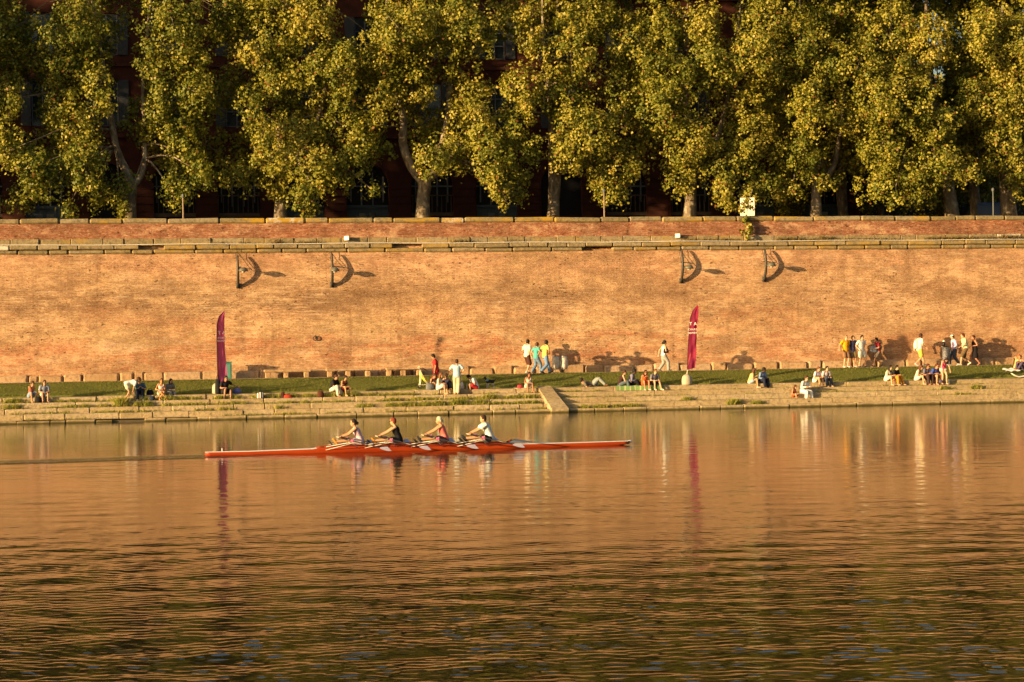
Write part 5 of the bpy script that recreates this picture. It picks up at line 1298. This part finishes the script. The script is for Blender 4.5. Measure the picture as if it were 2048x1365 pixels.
# child and man on the lower steps
def put2(x, t_, z, yaw, **sp):
    s_ = bs(x, 790, t_)[0]; return person(sp, (s_, t_, z), yaw)
put2(1584, 1.10, .44, -50, pose='sit', fem=1, top=('dress', (.36, .08, .03)), bottom=('none', BLK), hair=('long', (.09, .03, .015)), skin=(.52, .26, .13), shoes=(.5, .4, .3), h=1.40, p=dict(feet=[(.46, .08, -.16), (.42, -.08, -.16)]), lab='child in a rust red dress seated on the lower steps')
put2(1606, 1.12, .70, -62, pose='sit', top=('long', (.76, .74, .66)), bottom=('trousers', (.78, .76, .68)), hair=('short', BR), skin=PSK, shoes=(.12, .1, .1), h=1.80, p=dict(feet=[(.48, .16, -.38), (.42, -.20, -.38)], hands=[(.42, .10, .30), (.36, -.12, .30)]), lab='man in a white tracksuit seated on the lower steps beside a child')
put(1631, 'slab', 2.02, -62, pose='sit', fem=1, top=('tee', (.70, .62, .70)), bottom=('shorts', (.78, .74, .68)), hair=('pony', (.15, .06, .03)), skin=(.62, .33, .18), short=.4, h=1.68, p=dict(hands=[(.40, .08, .28), (.36, -.10, .28)]), lab='seated woman in white and lilac with bare legs above the child')
put(1649, 'slab', 2.05, -74, pose='sit', top=('tee', (.72, .58, .56)), bottom=('trousers', (.045, .055, .085)), hair=('short', DK), skin=PSK, h=1.72, lab='seated man in a pale pink shirt and dark jeans')
# --- three standing by the wall
put(1692, 'path', 7.15, -75, pose='stand', top=('tee', (.80, .38, .012)), bottom=('shorts', (.24, .13, .07)), hair=('short', (.30, .18, .09)), skin=PSK, shoes=(.5, .45, .4), h=1.80, p=dict(hands=[(.02, .26, .9), (.12, -.48, 1.0)], feet=[(.05, .1, .08), (-.02, -.1, .08)]), lab='standing man in a bright orange yellow t-shirt')
put(1706, 'path', 7.30, -80, pose='stand', top=('tee', (.035, .04, .10)), bottom=('shorts', (.17, .125, .06)), hair=('short', DK), shoes=(.5, .4, .3), h=1.78, p=dict(hands=[(.04, .30, .95), (.06, -.20, .9)]), lab='standing man in a navy shirt and khaki shorts next to the one in orange yellow')
put(1724, 'path', 7.15, -70, pose='stand', top=('tee', (.78, .74, .66)), bottom=('shorts', (.74, .70, .56)), hair=('short', DK), skin=PSK, shoes=(.12, .1, .1), h=1.80, p=dict(hands=[(.22, .05, 1.2), (.10, -.32, .98)], feet=[(.08, .18, .08), (-.02, -.16, .08)]), lab='standing man in a white t-shirt and pale shorts with one arm folded')
put(1757, 'path', 7.3, 182, pose='walk', top=('tee', (.26, .02, .03)), bottom=('shorts', (.28, .22, .16)), hair=('short', BL2), shoes=(.15, .1, .08), h=1.68, p=dict(hands=[(.30, .20, 1.08), (.24, -.12, 1.02)]), lab='walker in a maroon shirt carrying a grey bag, heading left')
put(1774, 'slab', 2.05, -58, pose='sit', fem=1, top=('dress', (.80, .74, .58)), bottom=('none', BLK), hair=('long', BL2), skin=PSK, h=1.68, p=dict(hands=[(.42, .12, .32), (.40, -.08, .30)], feet=[(.46, .18, -.17), (.44, -.14, -.17)]), lab='seated woman in a cream white dress with long black hair')
put(1787, 'slab', 2.05, -58, pose='sit', fem=1, top=('tee', (.02, .017, .02)), bottom=('trousers', (.62, .25, .03)), hair=('short', BL2), skin=PSK, h=1.68, p=dict(hands=[(.44, .12, .30), (.42, -.10, .32)], feet=[(.50, .22, -.17), (.44, -.14, -.17)]), lab='seated person in a black top and orange trousers')
put(1840, 'path', 7.1, 8, pose='walk', top=('tee', (.80, .78, .66)), bottom=('shorts', (.78, .52, .08)), hair=('bob', (.05, .02, .012)), skin=PSK, shoes=(.55, .5, .5), h=1.88, lab='tall walker in white with yellow shorts and a white backpack')
put(1833, 'slab', 2.05, -35, pose='sit', fem=1, top=('tank', (.76, .56, .48)), bottom=('shorts', (.76, .68, .60)), hair=('long', (.13, .045, .02)), skin=PSK, short=.5, h=1.66, p=dict(hands=[(.34, .10, .36), (.32, -.10, .36)], hp=20), lab='seated woman in pale pink with long brown hair, left end of the group of four')
put(1850, 'slab', 2.10, -70, pose='sit', top=('tee', (.16, .15, .22)), bottom=('trousers', (.06, .035, .03)), hair=('short', (.06, .02, .012)), skin=(.42, .18, .09), shades=True, h=1.78, p=dict(hands=[(.44, -.02, .34), (.40, -.10, .34)]), lab='seated man in a dark grey t-shirt and sunglasses, second of the group')
put(1867, 'slab', 2.08, -66, pose='sit', top=('tee', (.05, .10, .40)), bottom=('shorts', (.10, .08, .07)), hair=('short', (.10, .03, .015)), skin=(.58, .28, .15), shades=True, short=.6, h=1.78, p=dict(hands=[(.40, .16, .34), (.34, -.16, .34)], feet=[(.46, .2, -.17), (.42, -.2, -.17)]), lab='seated man in a blue t-shirt and sunglasses beside the girl in pink')
put(1889, 's3', 1.62, -86, pose='stand', fem=1, top=('tank', (.80, .08, .22)), bottom=('shorts', (.70, .50, .40)), hair=('long', (.03, .012, .01)), skin=PSK, short=.35, h=1.66, p=dict(lean=26, curl=22, hp=48, neck=30, ph=.90, px=-.16, hands=[(.30, .20, .78), (.26, -.20, .78)], feet=[(.04, .12, .08), (-.04, -.10, .08)]), lab='girl in a hot pink tank top standing bent forward with her hair hanging')
put(1910, 'path', 7.1, 178, pose='walk2', top=('long', (.62, .52, .74)), bottom=('trousers', (.07, .09, .13)), hair=('short', (.05, .03, .02)), hat=WHITE, skin=PSK, shoes=(.5, .5, .5), h=1.78, belly=.03, p=dict(lean=5), lab='walking man in a lilac shirt, dark trousers and a white cap')
put(1932, 'path', 6.9, 176, pose='walk', top=('tee', (.70, .64, .36)), bottom=('shorts', (.15, .10, .05)), hair=('short', (.10, .03, .015)), skin=PSK, shoes=(.7, .62, .5), h=1.86, short=1.0, belly=.05, p=dict(hands=[(.34, .20, 1.0), (.30, -.22, 1.0)], lean=8), lab='big walking man in a pale yellow t-shirt and brown shorts')
put(1951, 'path', 7.0, 178, pose='walk2', fem=1, top=('dress', (.014, .012, .014)), bottom=('none', BLK), hair=('short', (.05, .015, .012)), skin=(.52, .22, .12), skirt=.50, h=1.72, p=dict(hands=[(.20, .18, 1.1), (.16, -.24, 1.06)]), lab='walking woman in a long black dress')
put(2033, 'lawn', 4.4, 25, pose='sitfloor', fem=1, top=('tank', (.74, .42, .14)), bottom=('trousers', (.05, .02, .02)), hair=('long', (.36, .10, .03)), skin=(.56, .28, .13), h=1.64, p=dict(hy=-30), lab='woman with red hair sitting on a white cloth on the lawn at the right edge')
put(2046, 'lawn', 4.3, -150, pose='sitfloor', fem=1, top=('tank', (.03, .015, .02)), bottom=('trousers', (.10, .08, .14)), hair=('short', (.20, .06, .03)), skin=(.54, .26, .13), h=1.64, lab='person in dark clothes sitting on the lawn, cut by the right edge')

# --- rowers
for k, r in enumerate(ROW):
    hx = r['hx']; org = V((hx, 0, .27)); loc_inv = Matrix.Rotation(math.pi, 4, 'Z').inverted()
    def tl(p): q = loc_inv @ (V(p) - org); return (q.x, q.y, q.z)
    hN, hF = r['near'], r['far']
    w1 = V(hN) + V((.085, -.02, .045)); w2 = V(hF) + V((.085, .02, .045))
    sx, sz = bx(*r['head'], 0); lean = math.degrees(math.atan2((hx-sx)-.02, .70))
    sp = dict(r, pose='rower', vox=.012, fem=0 if k == 3 else 1, h=1.75 if k == 3 else 1.70, shoes=(.62, .26, .04) if k in (0, 1) else (.03, .03, .035), short=.55)
    POSES['rower'] = dict(ph=.09, lean=lean+3, curl=9, feet=[tl((hx-.90, -.09, .36)), tl((hx-.90, .09, .36))], hands=[tl(w1), tl(w2)], knee=[(.2, .12, 1), (.2, -.12, 1)], elb=[(0, .6, -1), (0, -.6, -1)],
                          palm=[(.2, 0, -1), (.2, 0, -1)], grip=True, fpitch=[52, 52], toe=[0, 0], fcurl=40, neck=4, hp=-2, hy=[0, -28, 0, 0][k] if k == 1 else 0)
    person(sp, org, 180, frame=BOAT)

# ================================================================== BELONGINGS
def thing(name, x, t_, z, yaw, lab, cat, group=None):
    return empty(name, (bs(x, 770, t_)[0], t_, z), R(yaw), label=lab, cat=cat, group=group)
SL = 1.205
def soft_bag(name, x, t_, z, d, c, lab, strap=True, cat='bag', yaw=0, stripes=None):
    r0 = thing(name, x, t_, z, yaw, lab, cat)
    mb = MB(); w_, dd, hh = d
    mb.loft([((0, 0, 0), V((dd*.42, 0, 0)), V((0, w_*.45, 0))), ((0, 0, hh*.12), V((dd*.5, 0, 0)), V((0, w_*.52, 0))), ((0.01, 0, hh*.5), V((dd*.5, 0, 0)), V((0, w_*.5, 0))), ((0, .01, hh*.82), V((dd*.36, 0, 0)), V((0, w_*.42, 0))), ((0, 0, hh), V((dd*.12, 0, 0)), V((0, w_*.3, 0)))], 14)
    m = cloth_mat(c)
    if stripes:
        t = NT('striped bag cloth'); v = t.coord(scale=(1, 1, 1)); yy = t.xyz(v)[1]
        f = t.math('GREATER_THAN', t.math('SINE', t.math('MULTIPLY', yy, 52)), 0.0); t.base(t.mix(f, c, stripes), .8); m = t.m
    mb.build('bag_body', m, r0, smooth=True)
    if strap:
        mb = MB(); mb.tube([(0, -w_*.25, hh*.9), (0, -w_*.2, hh*1.2), (0, 0, hh*1.32), (0, w_*.2, hh*1.2), (0, w_*.25, hh*.9)], .012, 5); mb.build('handle', cloth_mat([k*.7 for k in c]), r0)
    return r0
soft_bag('bag', 300, 2.35, SL, (.36, .28, .26), (.02, .018, .03), 'black bag on the slab between two seated people at the left', yaw=90)
soft_bag('bag', 304, 1.62, .965, (.30, .24, .22), (.03, .04, .06), 'dark bag on the step below the first black one', yaw=90)
soft_bag('bag', 76, 1.66, .965, (.34, .26, .30), (.02, .018, .02), 'black bag on the step between the two people furthest left', yaw=90)
soft_bag('plastic_bag', 474, 2.3, SL, (.42, .30, .24), (.16, .16, .42), 'blue and white plastic bag beside the man in black', yaw=80)
soft_bag('bag', 521, 1.64, .965, (.36, .26, .30), (.03, .02, .04), 'black and white striped bag standing on the step', yaw=90, stripes=(.8, .76, .66))
soft_bag('bag', 641, 1.66, .965, (.34, .24, .30), (.10, .035, .02), 'dark brown bag on the step left of the couple', yaw=90)
soft_bag('bag', 576, 1.62, .965, (.46, .26, .15), (.50, .05, .025), 'red bag lying on the step', yaw=90, strap=False)
soft_bag('bag', 566, 1.68, .965, (.22, .22, .28), (.06, .02, .02), 'small dark bag behind the red one', yaw=70)
soft_bag('rucksack', 860, 2.25, SL, (.42, .34, .34), (.14, .15, .16), 'grey rucksack on the slab beside the pushchair', yaw=90)
soft_bag('rucksack', 436, 2.35, SL, (.30, .26, .72), (.02, .02, .022), 'tall black case leaning beside the man in black', yaw=90, cat='case')
soft_bag('bag', 922, 2.5, SL, (.30, .22, .34), (.72, .66, .62), 'white bag standing behind the man in light blue', yaw=90)
soft_bag('rucksack', 1529, 2.2, SL, (.34, .30, .44), (.015, .013, .016), 'black rucksack beside the person in light blue', yaw=90)
soft_bag('bag', 1040, 2.05, SL, (.30, .2, .16), (.45, .05, .06), 'small red bag beside the woman sitting alone', yaw=90)
def bottle(x, t_, z, c, lab, k=1.0):
    r0 = thing('bottle', x, t_, z, 0, lab, 'bottle')
    mb = MB(); mb.lathe([(.036*k, 0), (.038*k, .02), (.038*k, .17*k), (.015*k, .23*k), (.014*k, .27*k)], n=12); mb.build('glass', plain('bottle %s' % (c,), c, .2, .6), r0, smooth=True)
    mb = MB(); mb.lathe([(.017*k, .265*k), (.017*k, .295*k)], n=10); mb.build('cap', plain('bottle cap', (.6, .5, .4), .4), r0)
bottle(934, 2.0, SL, (.50, .46, .30), 'pale bottle standing on the slab left of the man in red shorts')
bottle(1898, 1.7, .965, (.72, .74, .68), 'white bottle on the step right of the girl in pink')
# bags carried by walkers
def carried(x, t_, z, d, c, lab, cat='bag', yaw=0, name='shoulder_bag'):
    return soft_bag(name, x, t_, z, d, c, lab, True, cat, yaw)
carried(1333, 5.55, 1.855+.98, (.30, .12, .24), (.02, .015, .015), 'dark bag held by the lone walking woman', yaw=90)
carried(1749, 7.15, 1.855+.82, (.42, .16, .34), (.24, .27, .32), 'grey bag held in front of the walker in maroon', yaw=90)
carried(1834, 7.08, 1.855+.98, (.30, .22, .46), (.76, .76, .70), 'white backpack on the back of the tall walker', yaw=90, name='backpack', cat='backpack')
carried(1882, 1.5, .965+.10, (.22, .1, .14), (.12, .09, .16), 'small dark bag by the feet of the girl in pink', yaw=90)
# bin bag stands
for x, c, blk, lab in ((1112, (.66, .60, .50), 0, 'left one of two pale see-through bin bags by the wall'), (1128, (.60, .56, .50), 0, 'right one of two pale see-through bin bags by the wall'), (1893, (.10, .10, .11), 1, 'dark bin bag on a stand with a black lid and a cup on top')):
    r0 = thing('bin_bag_stand', x, 6.7, 1.855, 0, lab, 'bin', 'bin bags on stands along the wall'); M0 = plain('bin bag %d' % blk, c, .25, .6, var=.35, scale=5, bump=.05)
    H = 1.02 if blk else .92
    mb = MB(); prof = []
    n = 18; g = np.random.default_rng(int(x))
    ringsx = []
    for q, rr_ in ((.18, .10), (.22, .17), (.35, .22), (.6, .215), (.8, .20), (H, .20)):
        ringsx.append([V(((rr_+.018*math.sin(5*a+q*7)+g.uniform(-.008, .008))*math.cos(a), (rr_+.015*math.sin(4*a+q*5))*math.sin(a), q)) for a in np.linspace(0, 2*math.pi, n+1)[:-1]])
    mb.rings(ringsx); mb.build('bin_bag', M0, r0, smooth=True)
    mb = MB(); mb.tube([(.21*math.cos(a), .21*math.sin(a), H) for a in np.linspace(0, 6.283, 17)], .014, 6); mb.tube([(0, .23, 0), (0, .23, H)], .022, 6); mb.box((0, .1, .02), (.3, .36, .03)); mb.build('stand', M_GREY, r0)
    if blk:
        mb = MB(); mb.lathe([(.02, 1.05), (.27, 1.05), (.27, 1.09), (.02, 1.11)], (-.12, 0, 0), 20); mb.build('lid', plain('black plastic', (.012, .012, .013), .4), r0)
        r1 = thing('cup', 1889, 6.7, 1.855+1.105, 0, 'black cup with a white lid on top of the dark bin', 'cup')
        mb = MB(); mb.lathe([(.05, 0), (.075, .02), (.08, .24)], n=14); mb.build('cup_body', plain('black plastic', (.012, .012, .013), .4), r1, smooth=True)
        mb = MB(); mb.lathe([(.06, .24), (.07, .25), (.05, .30), (.02, .32)], n=14); mb.build('cup_lid', plain('white housing', (.85, .82, .72), .4, var=.03), r1)
# mats and cloths
mb = MB()
a, b = bs(1232, 785, 1.9)[0], bs(1326, 785, 1.9)[0]; N = 26; vs = []
prof = [(2.75, 1.217), (2.2, 1.220), (1.86, 1.224), (1.815, 1.20), (1.80, 1.10), (1.81, .975)]
for i in range(N+1):
    x = a+(b-a)*i/N
    for tt, zz in prof: vs.append((x, tt + .012*math.sin(i*.9+zz*4), zz + .006*math.sin(i*1.3)))
mb.add(vs, [(i*6+j, (i+1)*6+j, (i+1)*6+j+1, i*6+j+1) for i in range(N) for j in range(5)])
t = NT('green picnic mat'); v = t.coord(); n_ = t.noise(t.coord(scale=(1, 1, 1)), 3.0, 3)
wv_ = t.n('ShaderNodeTexWave'); t.l(v, wv_.inputs['Vector']); wv_.inputs['Scale'].default_value = 1.2; wv_.inputs['Distortion'].default_value = 3
t.base(t.mix(t.ramp(wv_.outputs['Fac'], [(.84, 0), (.9, 1)]), (.20, .33, .10), (.50, .50, .26)), .8)
mt_ = mb.build('picnic_mat', t.m, frame=BANK, smooth=True); tag(mt_, 'green picnic mat hanging over the slab under four seated people', 'mat')
s_ = bs(2016, 744, 4.2)[0]; zl = lawn_z(s_, 4.2)
mb = MB(); g = np.random.default_rng(2); nx, ny = 12, 8; vs = []
for i in range(nx+1):
    for j in range(ny+1):
        xx = -.25+.85*i/nx; yy = -.25+.55*j/ny; vs.append((s_+xx+.05*math.sin(j), 4.2+yy, lawn_z(s_+xx, 4.2+yy)+.05+.025*math.sin(i*1.1+j*.7)+g.uniform(0, .012)))
mb.add(vs, [(i*(ny+1)+j, (i+1)*(ny+1)+j, (i+1)*(ny+1)+j+1, i*(ny+1)+j+1) for i in range(nx) for j in range(ny)])
o = mb.build('blanket', cloth_mat((.80, .76, .70)), frame=BANK, smooth=True); tag(o, 'white blanket spread on the lawn at the right edge', 'blanket')
mb = MB(); P = [V((bs(x, y, 3.0)[0], 2.9, bs(x, y, 2.95)[1])) for x, y in ((2021, 747), (2027, 751), (2036, 754), (2046, 753), (2056, 749))]
mb.loft([(p, V((0, .12, .0)), V((0, .02, .045 if 0 < i < 4 else .01))) for i, p in enumerate(P)], 10)
o = mb.build('white_cloth', cloth_mat((.80, .74, .60)), frame=BANK, smooth=True); tag(o, 'curved white cloth lying at the lawn edge below the blanket', 'cloth')

# pushchair
pc = thing('pushchair', 849, 2.9, 1.24, 0, 'black and lime yellow pushchair beside the seated group', 'pushchair')
mb = MB()
for sy in (-.22, .22):
    mb.tube([(-.26, sy, .12), (-.20, sy, .5), (-.22, sy, .92), (-.30, sy, 1.08), (-.26, sy, 1.16)], .016, 6); mb.tube([(.26, sy, .12), (.0, sy, .45), (-.18, sy, .85)], .014, 6); mb.tube([(-.24, sy, .2), (.2, sy, .22)], .012, 6)
mb.tube([(-.27, -.22, 1.15), (-.27, .22, 1.15)], .018, 6); mb.tube([(-.24, -.22, .2), (-.24, .22, .2)], .012, 6)
mb.build('frame', plain('pale metal tube', (.62, .58, .42), .35, metal=.2), pc)
mb = MB(); mb.loft([((-.20, 0, .86), V((.05, 0, 0)), V((0, .19, 0))), ((-.10, 0, .60), V((.07, 0, .02)), V((0, .20, 0))), ((.06, 0, .42), V((.06, 0, .05)), V((0, .20, 0))), ((.26, 0, .36), V((.02, 0, .04)), V((0, .18, 0)))], 12); mb.build('seat', cloth_mat((.70, .72, .05)), pc, smooth=True)
mb = MB()
for k in range(7):
    a = R(-10+k*16)
vs = []
for i in range(8):
    a = R(20+i*16)
    for j in range(9):
        b_ = -1+2*j/8; rr_ = .30*math.sqrt(max(0, 1-.25*b_*b_)); vs.append((-.12+rr_*math.cos(a), .22*b_, .80+rr_*math.sin(a)*.85))
mb.add(vs, [(i*9+j, (i+1)*9+j, (i+1)*9+j+1, i*9+j+1) for i in range(7) for j in range(8)]); mb.build('hood', cloth_mat((.05, .045, .05)), pc, smooth=True)
for wx, wy in ((-.26, -.24), (-.26, .24), (.26, -.22), (.26, .22)):
    mb = MB(); mb.tube([(wx+.09*math.cos(a), wy, .10+.09*math.sin(a)) for a in np.linspace(0, 6.283, 17)], .02, 6); mb.tube([(wx, wy-.02, .10), (wx, wy+.02, .10)], .03, 8); mb.build('wheel', plain('tyre rubber', (.02, .02, .02)), pc)
# dog
dg_ = thing('dog', 980, 2.45, SL, 205, 'black and white dog with a blue neckerchief standing on the slab', 'dog'); dg_.scale = (.80, .80, .80)
mb = MB(); k = .92
limb(mb, [(-.26, 0, .46), (-.10, 0, .46), (.12, 0, .45), (.24, 0, .48)], [.085, .095, .125, .10], 12)
limb(mb, [(.24, 0, .52), (.33, 0, .62), (.38, 0, .68)], [.085, .068, .07], 10)
limb(mb, [(.38, 0, .69), (.46, 0, .665), (.55, 0, .64)], [.072, .045, .026], 10)
for sy in (-.065, .065):
    limb(mb, [(.20, sy, .44), (.17, sy, .30), (.20, sy, .16), (.195, sy, .03)], [.058, .036, .026, .022], 8); limb(mb, [(.195, sy, .025), (.235, sy, .02)], [.026, .022], 8)
    limb(mb, [(-.22, sy, .44), (-.17, sy, .30), (-.28, sy, .18), (-.27, sy, .03)], [.075, .045, .026, .022], 8); limb(mb, [(-.27, sy, .025), (-.23, sy, .02)], [.026, .022], 8)
    mb.tube([(.36, sy*.8, .72), (.345, sy, .79), (.35, sy*.9, .82)], [.03, .02, .005], 6)
limb(mb, [(-.32, 0, .50), (-.42, 0, .55), (-.50, 0, .66)], [.03, .022, .012], 8)
t = NT('dog coat'); v = t.coord(); zz = t.xyz(v)[2]; f = t.math('ADD', zz, t.math('MULTIPLY', t.noise(v, 7, 3), .12))
t.base(t.mix(t.mrange(f, .36, .40, 0, 1), (.62, .58, .50), (.02, .018, .018)), .8); t.bump(t.noise(v, 60, 3), .01)
fuse(mb, 'body', t.m, dg_, .014)
mb = MB(); limb(mb, [(.20, 0, .50), (.29, 0, .585)], [.115, .085], 12); limb(mb, [(.26, 0, .50), (.24, 0, .40)], [.08, .03], 8); fuse(mb, 'neckerchief', cloth_mat((.18, .30, .40)), dg_, .014)
flush()
